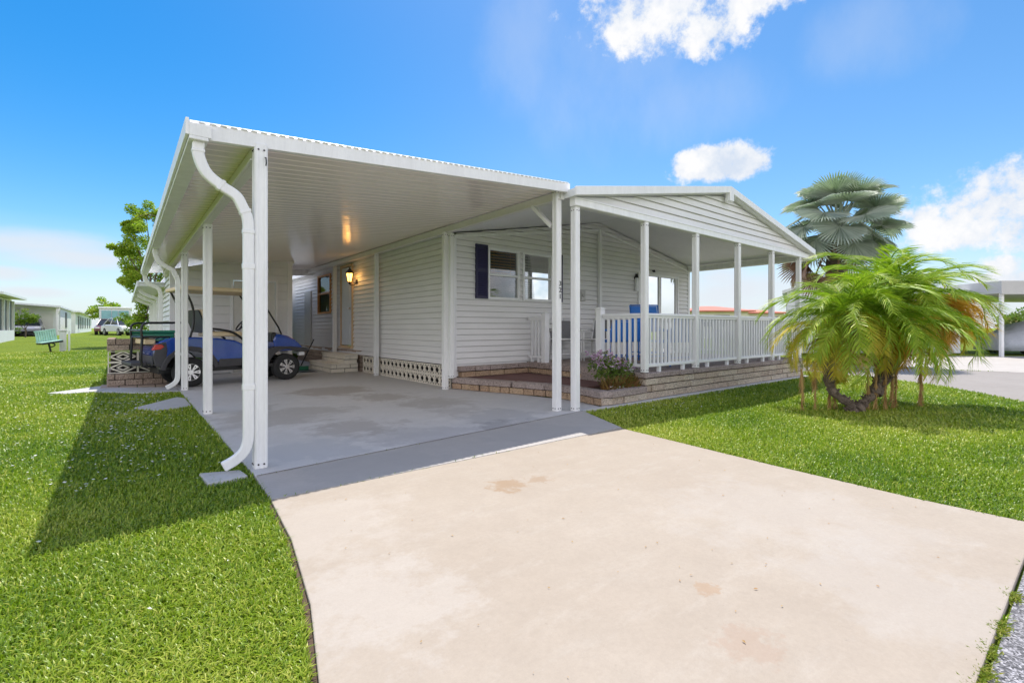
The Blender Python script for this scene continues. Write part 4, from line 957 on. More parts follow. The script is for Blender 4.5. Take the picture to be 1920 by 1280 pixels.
stems=[[(7.50,2.10,-.06),(7.42,2.12,.10),(7.25,2.25,.26),(7.22,2.30,.55),(7.45,2.22,.85),(7.62,2.22,1.20)],
       [(7.53,2.07,.0),(7.70,2.02,.12),(7.95,1.92,.28),(8.20,1.86,.50),(8.55,1.80,.80),(8.75,1.78,1.38)],
       [(7.85,1.95,.20),(7.98,1.93,.45),(8.05,1.90,.75),(8.02,1.88,1.08)],
       [(8.5,1.80,.72),(8.75,2.0,1.1),(8.82,2.12,1.55)]]
for s_ in stems:
    pts=arc(s_,5); n_=len(pts); mb=MB(); rs=[(.085 if i<3 else .052)+.012*math.sin(i*2.1)+.02*(i/n_)**3 for i in range(n_)]; mb.tube(pts,rs,10)
    for i in range(2,n_,1):
        for k in range(5):
            a=random.uniform(0,6.28); q=Vector(pts[i])+Vector((math.cos(a),math.sin(a),0))*rs[i]*.9; mb.bar(q,q+Vector((math.cos(a)*.03,math.sin(a)*.03,.035)),.018,.014)
    palm.part(mb,'trunk','darkpalm')
crowns=[((7.64,2.22,1.26),38,.94),((8.72,1.80,1.46),38,1.0),((8.03,1.88,1.16),30,.88),((8.72,2.10,1.66),26,.96)]
for c,n_,scl_ in crowns:
    scl_*=1.0
    ga=random.random()*6
    for i in range(n_):
        f=i/(n_-1); az=ga+i*2.39996; el=R(70-102*f+random.uniform(-9,9))
        key='g' if f<.55 else random.choice(['g','y','g']) if f<.78 else random.choice(['y','o','g','y']) if f<.92 else random.choice(['o','d','y'])
        azd=(math.degrees(az)+180)%360-180
        if c[0]>8.5 and -66<azd<-6 and el<R(48): key='o' if el<R(30) else 'y'
        o=bpy.data.objects.new('frond',fvar(key,random.randrange(5))); col.objects.link(o); o.parent=palm.o
        o.location=Vector(c)-Vector(palm.loc)+Vector((0,0,.06*(1-f))); 
        rot=Matrix.Rotation(az,4,'Z')@Matrix.Rotation(-el,4,'Y')@Matrix.Rotation(random.uniform(-.4,.4),4,'X'); o.rotation_euler=rot.to_euler(); s0=scl_*random.uniform(.85,1.12); o.scale=(s0,s0,s0)
# yellow-orange fronds: left skirt and right curtain
def placef(key,loc,az,el,s0,roll=0):
    o=bpy.data.objects.new('frond',fvar(key,random.randrange(5))); col.objects.link(o); o.parent=palm.o; o.location=Vector(loc)-Vector(palm.loc)
    o.rotation_euler=(Matrix.Rotation(R(az),4,'Z')@Matrix.Rotation(-R(el),4,'Y')@Matrix.Rotation(roll,4,'X')).to_euler(); o.scale=(s0,)*3
for az,el,s0,k in ((150,8,.95,'y'),(170,-8,.9,'y'),(135,20,.95,'y'),(190,-15,.8,'y'),(120,5,.9,'y'),(205,5,.85,'g'),(160,-25,.7,'y'),(145,-35,.8,'y'),(180,-40,.75,'o'),(125,-20,.85,'y'),(-165,-30,.8,'y')): placef(k,(7.58,2.26,1.12),az,el,s0)
for az,el,s0,k in ((-28,34,1.02,'o'),(-42,30,1.0,'o'),(-18,28,1.05,'o'),(-35,20,.9,'o'),(-8,25,.95,'y'),(-55,35,1.05,'g'),(-50,12,.9,'y'),(-25,12,.95,'o'),(-38,42,1.05,'o'),(-30,5,.95,'o'),(-15,15,1.0,'o'),(-22,38,1.15,'o'),(-33,-5,.95,'o'),(-45,20,1.0,'o'),(-26,30,1.25,'o'),(-40,26,1.2,'o'),(-34,34,1.25,'o'),(-20,24,1.2,'o'),(-48,34,1.2,'o'),(-60,0,.9,'y')): placef(k,(8.80,1.76,1.36),az,el,s0)
for az,el,s0,k in ((-95,5,.9,'g'),(-120,-5,.85,'y'),(-75,-10,.85,'y'),(-140,15,.9,'g'),(-105,30,1.0,'g')): placef(k,(8.0,1.86,1.05),az,el,s0)
# hanging dead fronds that reach the grass
for (x,y,h_) in ((7.02,2.55,.55),(7.18,2.45,.65),(7.33,2.32,.78),(7.72,2.0,.60),(7.78,1.93,.85),(7.92,1.86,.80),(8.12,1.83,.78),(8.25,1.82,.72),(8.62,1.62,.92),(8.72,1.64,.85),(7.42,2.3,.7),(8.45,1.9,.7)):
    mb=MB(); mb.tint=.5; mb.tube([(x,y,h_),(x+.015,y-.01,h_*.5),(x+.03,y,.0)],[.012,.012,.006],5)
    for i in range(60):
        z=random.uniform(.05,h_); a=random.uniform(0,6.28); q=Vector((x+.02,y,z)); d=Vector((math.cos(a)*.28,math.sin(a)*.28,-1)).normalized(); l=random.uniform(.10,.20); mb.tint=random.random(); s_=d.cross(Vector((-math.sin(a),math.cos(a),.3))).normalized()*.007; e=q+d*l
        mb.add([q-s_,q+s_,e],[(0,1,2)])
    palm.part(mb,'hanging_frond','frondd')

# silver fan palm across the side street
BXp,BYp=at(1570,14.9); bz=-.03
bp=Grp('silver_fan_palm','tall silver blue fan palm with dead brown leaves hanging below its crown','palm',(BXp,BYp,bz))
mb=MB(); pts=[(BXp-.15,BYp+.1,bz-.05),(BXp-.14,BYp+.1,1.0),(BXp-.1,BYp+.05,2.2),(BXp,BYp,3.9)]; mb.tube(arc(pts,6),[.30-.05*i/18+.01*(i%2) for i in range(19)],14); bp.part(mb,'trunk','palmbark',smooth=True)
mb=MB()
for i in range(26):
    a=random.uniform(0,6.28); z=random.uniform(2.7,4.0); q=Vector((BXp+.22*math.cos(a),BYp+.22*math.sin(a),z)); mb.bar(q,q+Vector((math.cos(a)*.3,math.sin(a)*.3,random.uniform(-.1,.5))),.07,.03)
bp.part(mb,'leaf_base','fandead')
def fan(Rf,pet,n_,spread,cup,tipdroop,matn,nm,tilt=0):
    mb=MB(); mb.tint=.6; mb.tube([(0,0,0),(pet*.5,0,.03),(pet,0,0)],[.035,.028,.018],6)
    for i in range(n_):
        a=R(-spread+2*spread*(i+.5)/n_); da=R(spread/n_); c_=abs(a)/R(spread)
        rr=Rf*(1-.22*c_**2)*random.uniform(.93,1.05); ri=rr*.50
        def P(r,an,up):
            dx=r*math.cos(an); uz=up+cup*r*r*.5*(abs(math.sin(an))**1.2)-tipdroop*max(0,r/Rf-.5)**2*Rf
            return Vector((pet+dx*math.cos(tilt)+uz*math.sin(tilt),r*math.sin(an),uz*math.cos(tilt)-dx*math.sin(tilt)))
        fold=.065*Rf
        mb.tint=min(1,max(0,random.gauss(.5,.2)))
        b0=Vector((pet,0,0)); l1=P(ri,a-da,-fold*.5); r1=P(ri,a+da,-fold*.5); m1=P(ri,a,fold*.5); l2=P(rr*.82,a-da*.55,-fold*.2); r2=P(rr*.82,a+da*.55,-fold*.2); m2=P(rr*.82,a,fold*.3); tp=P(rr,a,random.uniform(-.06,0)*Rf)
        mb.add([b0,l1,m1,r1,l2,m2,r2,tp],[(0,1,2),(0,2,3),(1,4,5,2),(2,5,6,3),(4,7,5),(5,7,6)])
    return mb.build(nm,M[matn])
fv=[]
for k in range(4):
    o=fan(.84*random.uniform(.93,1.07),1.08,40,125,.30,.40,'fan','fan_leaf',R((12,28,42,58)[k])); fv.append(o.data); bpy.data.objects.remove(o)
fdv=[]
for k in range(2):
    o=fan(.75,.8,26,70,1.0,.9,'fandead','dead_fan_leaf'); fdv.append(o.data); bpy.data.objects.remove(o)
crown=Vector((0,0,3.95-bz))
for i in range(42):
    f=i/41; az=.6+i*2.39996; el=R(82-112*f)
    o=bpy.data.objects.new('fan_leaf',fv[i%4]); col.objects.link(o); o.parent=bp.o; o.location=crown+Vector((0,0,.25*(1-f)))
    o.rotation_euler=(Matrix.Rotation(az,4,'Z')@Matrix.Rotation(-el,4,'Y')@Matrix.Rotation(random.uniform(-.4,.4),4,'X')).to_euler(); s0=random.uniform(.92,1.12); o.scale=(s0,)*3
for k,(dx,dy,dz,az,el) in enumerate([(-.25,.15,-.25,140,-38),(-.2,.2,-.35,155,-62),(-.3,.1,-.2,120,-50),(-.1,-.2,-.4,-150,-70),(.2,.1,-.4,20,-65),(-.3,.2,-.1,165,-45),(-.2,-.1,-.3,-170,-72)]):
    o=bpy.data.objects.new('dead_fan_leaf',fdv[k%2]); col.objects.link(o); o.parent=bp.o; o.location=crown+Vector((dx,dy,dz)); o.rotation_euler=(Matrix.Rotation(R(az),4,'Z')@Matrix.Rotation(-R(el),4,'Y')@Matrix.Rotation(random.uniform(-1,1),4,'X')).to_euler(); o.scale=(1.15,)*3

# ------------------------------------------------------------------ broadleaf trees and bushes
def tree(name,label,cat,base,trunk_h,blobs,n_leaf,l,w,matn,tr=.12,group=None,bare=()):
    g=Grp(name,label,cat,base,group); b=Vector(base)
    mb=MB(); top=b+Vector((0,0,trunk_h)); mb.tube(arc([b-Vector((0,0,.1)),b+Vector((.05,.03,trunk_h*.5)),top],4),[tr*(1-.05*i) for i in range(9)],8)
    for (c,r) in blobs:
        c=Vector(c); q=b+c; mid=top.lerp(q,.5)+Vector((random.uniform(-.2,.2),random.uniform(-.2,.2),.1)); mb.tube(arc([top-Vector((0,0,.2)),mid,q],4),[tr*.5*(1-.1*i) for i in range(9)],6)
        for k in range(4):
            v=Vector((random.uniform(-1,1)*r[0],random.uniform(-1,1)*r[1],random.uniform(-.8,.8)*r[2])); mb.tube([q,q+v*.5+Vector((0,0,.05)),q+v],[tr*.18,tr*.12,tr*.05],5)
    g.part(mb,'trunk','bark')
    mb=MB()
    for (c,r) in blobs:
        c=b+Vector(c); m_=8
        for k in range(m_):
            v=Vector((random.gauss(0,.55)*r[0],random.gauss(0,.55)*r[1],random.gauss(0,.55)*r[2])); clump(mb,c+v,(r[0]*.42,r[1]*.42,r[2]*.36),n_leaf//(len(blobs)*m_),l,w,bright=random.uniform(-.22,.22))
    g.part(mb,'crown',matn); return g
tx,ty=at(282,24.5); tz=float(gz(tx,ty))
bl=[((-.2,0,6.6),(.75,.9,.75)),((-.75,0,5.3),(.9,.9,.7)),((-.5,.2,4.3),(.95,.9,.8)),((-.85,-.1,3.5),(.6,.7,.55)),((.0,0,3.3),(.9,.9,.8)),((-.25,0,2.2),(.75,.8,.75)),((.7,0,5.2),(.9,.9,1.0)),((.8,0,3.4),(.9,.9,1.0)),((-.2,0,1.4),(.7,.7,.5)),((-1.15,.0,4.7),(.45,.4,.3)),((-.9,0,5.95),(.5,.4,.25))]
tree('broadleaf_tree','loose green tree rising behind the carport eave','tree',(tx,ty,tz),2.2,[((c[0]*.86,c[1]*.8,c[2]),(r[0]*.78,r[1]*.8,r[2])) for c,r in bl],24000,.125,.065,'leafa')
x,y=at(200,62); tree('round_tree','round dark green tree beyond the teal windowed motor home','tree',(x,y,.42),1.6,[((0,0,3.0),(1.5,1.5,.8)),((.6,0,3.6),(1.0,1.0,.6)),((-1,0,2.6),(.8,.8,.6))],1600,.3,.16,'leafa')
x,y=at(47,33); z=float(gz(x,y)); tree('yellow_green_bush','rounded yellow green bush in front of the parked silver car','bush',(x,y,z),.7,[((0,0,1.45),(.55,.5,.42)),((.4,0,1.2),(.42,.42,.3)),((-.35,0,1.2),(.4,.4,.35))],1500,.13,.06,'leafb',.05)
x,y=at(14,28); z=float(gz(x,y)); tree('leggy_plant','sparse potted plant beside the screened porch','plant',(x,y,z),.5,[((0,0,.75),(.25,.25,.3)),((.1,0,1.15),(.2,.2,.25)),((.35,0,.6),(.2,.2,.2))],420,.12,.05,'leafb',.03)
x,y=at(252,34); z=float(gz(x,y)); tree('low_hedge_bush','olive bush beside the white sedan behind the screen wall','bush',(x,y,z),.4,[((0,0,.9),(.7,.7,.4)),((-.5,0,1.25),(.5,.5,.3)),((.7,0,.8),(.5,.5,.45))],900,.16,.08,'leafb',.05)
x,y=at(1905,31); tree('olive_bush','brownish olive bush behind the covered car','bush',(x,y,-.03),.8,[((0,0,1.5),(1.2,.8,.6)),((-1.2,.3,1.2),(.9,.7,.5)),((1.2,0,1.7),(1.,.8,.7))],1500,.2,.1,'shrub',.08)
x,y=at(1530,12.6); tree('yellow_shrub','small yellow shrub at the far corner of the porch base','shrub',(x,y,-.03),.1,[((0,0,.22),(.2,.2,.16))],260,.10,.03,'frondy',.02)

# ------------------------------------------------------------------ neighbours
def carm(label,loc,rz,m,Lc=4.4,group=None):
    t=thing('parked_car',label,'car',loc,rz,group); W_=.88
    body=[(-2.15,.32),(-2.2,.62),(-2.1,.86),(-1.2,.92),(1.0,.90),(1.95,.76),(2.2,.60),(2.2,.34)]
    mb=MB(); rings=[]
    for yy,k in ((-W_,.94),(-W_*.92,1.0),(W_*.92,1.0),(W_,.94)): rings.append([(x*(.97 if k<1 else 1),yy,.30+(z-.30)*k) for x,z in body])
    mb.loft(rings); mb.build('body',m,t,bevel=.05,seg=2)
    cab=[(-1.75,.90),(-1.2,1.38),(-.2,1.46),(.45,1.38),(1.2,.89)]
    mb=MB(); mb.loft([[(x,-.80+.22*(z-.88)/.58*.9,z) for x,z in cab],[(x,.80-.22*(z-.88)/.58*.9,z) for x,z in cab]]); c=mb.build('cabin_glass',M['darkglass'],t,bevel=.03)
    mb=MB(); mb.box((-1.15,-.60,1.40),(.40,.60,1.475)); 
    for s_ in (-1,1):
        for (a,b) in (((-1.75,.9),(-1.18,1.42)),((1.2,.89),(.42,1.42)),((-.35,.9),(-.35,1.45))): mb.bar((a[0],s_*.81,a[1]),(b[0],s_*.62,b[1]),.06,.06)
    mb.build('roof_panel',m,t,bevel=.03)
    for x in (-1.35,1.38):
        for s_ in (-1,1):
            mb=MB(); mb.cyl((x,s_*.80,.32),(0,1,0),.32,.2,24); w_=mb.build('wheel',M['rubber'],t,bevel=.03)
            mb=MB(); mb.cyl((x,s_*.905,.32),(0,1,0),.20,.02,20); mb.build('rim',M['chrome'],w_)
    for s_ in (-1,1):
        mb=MB(); mb.box((2.08,s_*.66-.16,.60),(2.21,s_*.66+.16,.70)); mb.build('headlight',M['vinyl'],t,bevel=.02)
        mb=MB(); mb.box((-2.22,s_*.66-.14,.66),(-2.12,s_*.66+.14,.78)); mb.build('tail_light',M['red'],t,bevel=.02)
    return t
def P3(px,d): 
    x,y=at(px,d); return (x,y,float(gz(x,y)))
x,y,z=P3(54,41.5); carm('silver sedan facing out of the white neighbouring carport',(x,y,z),R(-88),M['carg'])
x,y,z=P3(206,45); carm('dark maroon car before the teal windowed motor home',(x,y,z),R(-95),M['carr'])
x,y,z=P3(232,41); carm('white sedan parked nearest the low brick screen wall',(x,y,z),R(-70),M['carw'])
# screened house on the left margin
n1_=Grp('screened_house','white house with dark screened porch at the left margin','house',(-7,37,0))
mb=MB(); mb.box((-11,34,.1),(-4.95,40,.95)); mb.box((-11,34.1,2.62),(-5.05,39.9,2.7)); n1_.part(mb,'lower_wall','wallw')
mb=MB(); mb.box((-10.9,34.1,.95),(-5.05,39.9,2.62)); n1_.part(mb,'porch_screen','screen')
for y in (34.05,35.5,37,38.4,39.9):
    mb=MB(); mb.box((-5.06,y-.06,.95),(-4.94,y+.06,2.62)); n1_.part(mb,'porch_post','white')
for x in (-10.9,-9.5,-8,-6.5):
    mb=MB(); mb.box((x-.06,33.98,.95),(x+.06,34.1,2.62)); n1_.part(mb,'porch_post','white')
mb=MB(); mb.add([(-11.5,33.4,3.1),(-4.5,33.4,2.72),(-4.5,40.6,2.72),(-11.5,40.6,3.1),(-11.5,33.4,3.2),(-4.5,33.4,2.84),(-4.5,40.6,2.84),(-11.5,40.6,3.2)],[(0,3,2,1),(4,5,6,7),(0,1,5,4),(1,2,6,5),(2,3,7,6),(3,0,4,7)]); n1_.part(mb,'roof','roof')
# carport house
n2_=Grp('carport_house','white house with open carport sheltering a silver sedan','house',(-5.5,60,0))
zc=.40
mb=MB(); mb.box((-7.6,60.2,zc),(-4.55,60.3,3.0)); mb.box((-4.62,60.3,zc),(-4.52,72,2.95)); mb.box((-7.65,58.4,zc),(-7.55,60.2,2.9)); n2_.part(mb,'wall','wallw')
mb=MB(); mb.box((-5.75,60.12,zc),(-5.0,60.18,zc+2.0)); n2_.part(mb,'door','offwhite')
mb=MB(); mb.add([(-8.2,57.6,3.15),(-4.30,57.6,2.86),(-4.30,72,2.86),(-8.2,72,3.15),(-8.2,57.6,3.28),(-4.30,57.6,3.02),(-4.30,72,3.02),(-8.2,72,3.28)],[(0,3,2,1),(4,5,6,7),(0,1,5,4),(1,2,6,5),(2,3,7,6),(3,0,4,7)]); n2_.part(mb,'roof','roof')
mb=MB(); mb.box((-4.62,57.9,zc),(-4.45,58.05,2.88)); n2_.part(mb,'carport_post','white')
mb=MB(); mb.rectsweep([(-4.36,57.8,2.86),(-4.42,57.8,2.6),(-4.5,57.86,2.3),(-4.5,57.86,zc)],.1,.1,(0,1,0)); n2_.part(mb,'downspout','white')
mb=MB(); mb.box((-4.54,65,1.1),(-4.48,66.6,2.6)); n2_.part(mb,'window','screen')
mb=MB(); mb.box((-12,50.2,zc-.02),(-4.9,60.2,zc+.03)); tag(mb.build('neighbour_driveway',M['drive2']),kind='structure')
n3_=Grp('far_house','long white house with dark windows further down the row','house',(-5,75,0))
mb=MB(); mb.box((-12,76,.4),(-4.4,112,2.9)); n3_.part(mb,'wall','wallw')
mb=MB(); mb.box((-12.4,75.6,2.9),(-4.0,112,3.05)); n3_.part(mb,'roof','roof')
for y in (80,84,88,93,99,105):
    mb=MB(); mb.box((-4.42,y,1.0),(-4.36,y+1.9,2.5)); n3_.part(mb,'window','screen')
# motor home
x,y,z=P3(216,47); mh=Grp('motor_home','white motor home with wide teal windows parked beyond the lawn','motor home',(x,y,z))
mb=MB(); mb.box((x-1.2,y-.0,z+.45),(x+1.2,y+7.5,z+2.55)); mh.part(mb,'body','wallw',bevel=.1)
mb=MB(); mb.box((x-1.28,y-.12,z+2.5),(x+1.3,y+7.5,z+2.68)); mh.part(mb,'roof','white',bevel=.05)
for a,b in ((-1.02,-.30),(-.24,.20),(.26,1.04)):
    mb=MB(); mb.box((x+a,y-.06,z+1.35),(x+b,y+.02,z+2.32)); mh.part(mb,'window','teal')
mb=MB(); mb.box((x-1.15,y-.08,z+.40),(x+1.15,y+.02,z+.62)); mh.part(mb,'bumper','greyplastic')
for s_ in (-1,1):
    for yy in (1.0,5.5):
        mb=MB(); mb.cyl((x+s_*1.02,y+yy,z+.42),(1,0,0),.42,.28,20); mh.part(mb,'wheel','rubber')
mb=MB(); mb.box((x-1.1,y+.3,z+.42),(x+1.1,y+7.2,z+.5)); mh.part(mb,'chassis','black')
# garden bench with mint slats
bx,by=(at(67,18.9)[0]+at(107,19.5)[0])/2,(at(67,18.9)[1]+at(107,19.5)[1])/2
A_=Vector(at(67,18.9)); B_=Vector(at(107,19.5)); ang=math.atan2(B_.y-A_.y,B_.x-A_.x); Lb=(B_-A_).length
bn=thing('garden_bench','mint green slatted bench tilting on a black iron leg on the lawn','bench',(bx,by,float(gz(bx,by))),ang)
tl_=R(9)
def tr(x,y,z): return (x*math.cos(tl_)-(z-.5)*math.sin(tl_),y,.5+x*math.sin(tl_)+(z-.5)*math.cos(tl_))
def tbox(mb,lo,hi):
    o=len(mb.v); mb.box(lo,hi); mb.v[o:]=[tr(*v) for v in mb.v[o:]]
mb=MB()
for i in range(9):
    x=-Lb/2+i*Lb/9+.02; mb.tint=random.random(); tbox(mb,(x,-.02,.46),(x+Lb/9-.02,.02,.86))
for zz in (.44,.86): tbox(mb,(-Lb/2,-.03,zz),(Lb/2,.03,zz+.045))
mb.build('backrest',M['mint'],bn)
mb=MB()
for j in range(4): tbox(mb,(-Lb/2,-.14-j*.1,.43),(Lb/2,-.06-j*.1,.455))
mb.build('seat',M['mint'],bn)
mb=MB(); tbox(mb,(-Lb/2,-.46,.37),(Lb/2,.02,.425)); mb.build('seat_frame',M['black'],bn)
mb=MB(); mb.tube([(0.1,-.1,0),(0.06,-.1,.2),(.02,-.1,.40)],.035,8); mb.tube(arc([(.04,-.1,.22),(.18,-.1,.24),(.22,-.1,.32),(.12,-.1,.38)],5),.022,8); mb.tube([(.1,.1,.0),(.1,-.1,.03),(.1,-.3,0)],.02,6); mb.build('leg',M['black'],bn)
x,y,z=P3(118,19.8); ped=Grp('utility_pedestal','grey white utility pedestal standing just beside the mint bench','pedestal',(x,y,z))
mb=MB(); mb.box((x-.10,y-.10,z),(x+.10,y+.10,z+.82)); ped.part(mb,'housing','offwhite',bevel=.015)
mb=MB(); mb.box((x-.13,y-.13,z+.82),(x+.13,y+.13,z+.90)); ped.part(mb,'lid','trim',bevel=.02)
mb=MB(); mb.box((x+.16,y-.03,z),(x+.22,y+.03,z+.86)); ped.part(mb,'stake','white')
# red roofed houses seen across the porch
for px0,px1,d,lab in ((1300,1412,46,'cream house with faded red hip roof seen over the railing'),(1398,1478,52,'further pale house with long red roof seen between the porch posts')):
    a=Vector(at(px0,d)); b=Vector(at(px1,d)); u=(b-a).normalized(); n_=Vector((u.y,-u.x)); 
    if n_.dot(a)>0: n_=-n_
    l=(b-a).length; c=(a+b)/2; zz=float(gz(c.x,c.y))
    z0=zz-.02
    g=Grp('red_roof_house',lab,'house',(c.x,c.y,z0),'red roofed houses behind the porch')
    def W3(s_,t_,z): q=a+u*s_-n_*t_; return (q.x,q.y,z)
    mb=MB(); o=[W3(.3,.3,z0),W3(l-.3,.3,z0),W3(l-.3,7,z0),W3(.3,7,z0)]; mb.add(o+[(p[0],p[1],2.75) for p in o],[(0,3,2,1),(4,5,6,7),(0,1,5,4),(1,2,6,5),(2,3,7,6),(3,0,4,7)]); g.part(mb,'wall','cream')
    mb=MB(); rz_=3.30 if d<50 else 3.2; mb.add([W3(-.2,-.2,2.62),W3(l+.2,-.2,2.62),W3(l+.2,7.4,2.62),W3(-.2,7.4,2.62),W3(2.2,3.6,rz_),W3(l-2.2,3.6,rz_),W3(-.2,-.2,2.74),W3(l+.2,-.2,2.74),W3(l+.2,7.4,2.74),W3(-.2,7.4,2.74)],[(0,3,2,1),(6,7,5,4),(7,8,5),(8,9,4,5),(9,6,4),(0,1,7,6),(1,2,8,7),(2,3,9,8),(3,0,6,9)]); g.part(mb,'roof','terra')
    for s_,e_ in ((1.0,1.9),(2.1,3.6)) if d<50 else ((.8,2.6),(3.4,4.4)):
        mb=MB(); mb.add([W3(s_,.24,1.2),W3(e_,.24,1.2),W3(e_,.24,2.3),W3(s_,.24,2.3),W3(s_,.32,1.2),W3(e_,.32,1.2),W3(e_,.32,2.3),W3(s_,.32,2.3)],[(0,1,2,3),(4,7,6,5),(0,4,5,1),(1,5,6,2),(2,6,7,3),(3,7,4,0)]); g.part(mb,'window','screen')
# house across the side street with its carport at the right margin
ra=math.atan2(-.629,.7775); O_=Vector(at(1475,19.5)); 
nb=thing('white_neighbour_house','white sided house across the side street, behind the palms','house',(O_.x,O_.y,-.03),ra)
def ul(px,d=19.5): return (px-1475)/900*d
LW=ul(1800)
mb=MB()
siding(mb,(0,0),(1,0),(0,-1),LW,.1,2.55,[],None,pitch=.16,out=.02)
def nt_(z): f=(z-2.55)/.75; return (2.4*f,4.8-2.4*f)
siding(mb,(0,0),(1,0),(0,-1),4.8,2.55,3.28,[],nt_,pitch=.16,out=.02)
mb.prism([(0,.03),(LW,.03),(LW,6),(3.7,6)],.1,2.5); mb.build('wall',M['wallw'],nb)
mb=MB(); 
for xa,za,xb,zb in ((-.25,2.50,2.4,3.33),(2.4,3.33,5.05,2.50)): mb.add([(xa,-.12,za),(xb,-.12,zb),(xb+3.7,6.2,zb),(xa+3.7,6.2,za),(xa,-.12,za+.12),(xb,-.12,zb+.12),(xb+3.7,6.2,zb+.12),(xa+3.7,6.2,za+.12)],[(0,3,2,1),(4,5,6,7),(0,1,5,4),(1,2,6,5),(2,3,7,6),(3,0,4,7)])
mb.box((5.05,-.3,2.52),(LW+.1,6.2,2.62)); mb.build('roof',M['roof'],nb)
mb=MB(); x0,x1=ul(1700),ul(1782); mb.box((x0,-.05,.05),(x1,-.022,2.2)); 
for k in range(4): mb.box((x0+.05,-.06,.1+k*.53),(x1-.05,-.05,.58+k*.53))
mb.build('garage_door',M['vinyl'],nb)
mb=MB(); mb.box((LW+.1,-1.5,2.42),(LW+9,5,2.48)); mb.box((LW+.1,-1.56,2.38),(LW+9,-1.5,2.88)); mb.box((LW+.1,-1.5,2.48),(LW+.16,5,2.88)); mb.box((LW+.16,4.94,2.48),(LW+9,5,2.88)); mb.build('carport_roof',M['trim'],nb)
mb=MB(); mb.box((LW+.12,5.2,0),(LW+1.5,5.3,2.4)); mb.build('storage_wall',M['trim'],nb)
for xx in (ul(1812),LW+5.5):
    mb=MB(); mb.box((xx,-1.4,0),(xx+.1,-1.3,2.42)); mb.build('carport_post',M['white'],nb)
q=Matrix.Rotation(ra,4,'Z')@Vector((ul(1905)+2.0,.8,0)); cc_=thing('covered_car','car under a silver grey fabric cover beneath the carport at the right margin','car',(O_.x+q.x,O_.y+q.y,-.008),ra)
mb=MB(); rings=[]
prof=[(-2.3,.35,.55),(-2.2,.85,.75),(-1.5,1.02,.86),(-1.0,1.35,.8),(-.3,1.52,.74),(.5,1.45,.76),(1.2,1.08,.86),(2.0,.92,.82),(2.35,.60,.62),(2.4,.30,.5)]
for x_,h_,w_ in prof: rings.append([(x_,-w_-.06,.16),(x_,-w_-.02,h_*.55),(x_,-w_*.8,h_*.9),(x_,0,h_),(x_,w_*.8,h_*.9),(x_,w_+.02,h_*.55),(x_,w_+.06,.16)])
mb.loft(rings); mb.build('cover',M['cover'],cc_,smooth=True)
for x_ in (-1.4,1.4):
    for s_ in (-1,1): mb=MB(); mb.cyl((x_,s_*.72,.31),(0,1,0),.31,.2,20); mb.build('wheel',M['rubber'],cc_)

# ------------------------------------------------------------------ grass and weeds
def inpoly(X,Y,poly):
    c=np.zeros(X.shape,bool); n=len(poly); j=n-1
    for i in range(n):
        xi,yi=poly[i]; xj,yj=poly[j]
        with np.errstate(divide='ignore',invalid='ignore'):
            k=((yi>Y)!=(yj>Y))&(X<(xj-xi)*(Y-yi)/(yj-yi+1e-12)+xi)
        c^=k; j=i
    return c
holes=[slab,shade_band,drive,edge_+[(x-.022,y+.008) for x,y in edge_[::-1]],[(-.38,10.9),(.76,10.0),(.76,13.3),(-.3,13.3)],[(.10,8.35),(.66,9.25),(.745,9.0),(.745,8.1),(.34,7.9)],[(-1.0,11.15),(-.32,11.9),(-.12,11.4),(-.42,10.95),(-.75,10.9)],[(.52,4.24),(.67,4.17),(.68,4.06),(.52,4.04)],
  [(.76,10),(4.7,10),(4.7,26),(.76,26)],[(4.4,4.30),(5.2,4.27),(12.12,4.22),(12.12,7.3),(12.45,7.3),(12.45,26),(4.4,26)],
  [(10.46,.76),(11.16,1.24),(11.98,1.88),(12.56,2.58),(13.1,3.3),(13.3,4.5),(13.6,60),(17.2,60),(16.9,4.7),(16.5,3.4),(16.9,2.6),(17.2,1.4),(17.4,.24),(9.2,.24)],
  [(17.25,1.2),(16.95,2.6),(16.6,3.9),(24.0,4.9),(28,1.0),(31,-1.5)]]
def vnoise(X,Y):
    return (np.sin(X*1.7+1.3*np.sin(Y*1.1))+np.sin(Y*2.3+X*.7)+np.sin(X*4.1-Y*3.3+2)*.6+np.sin(X*9.1+Y*7.7)*.4)/3
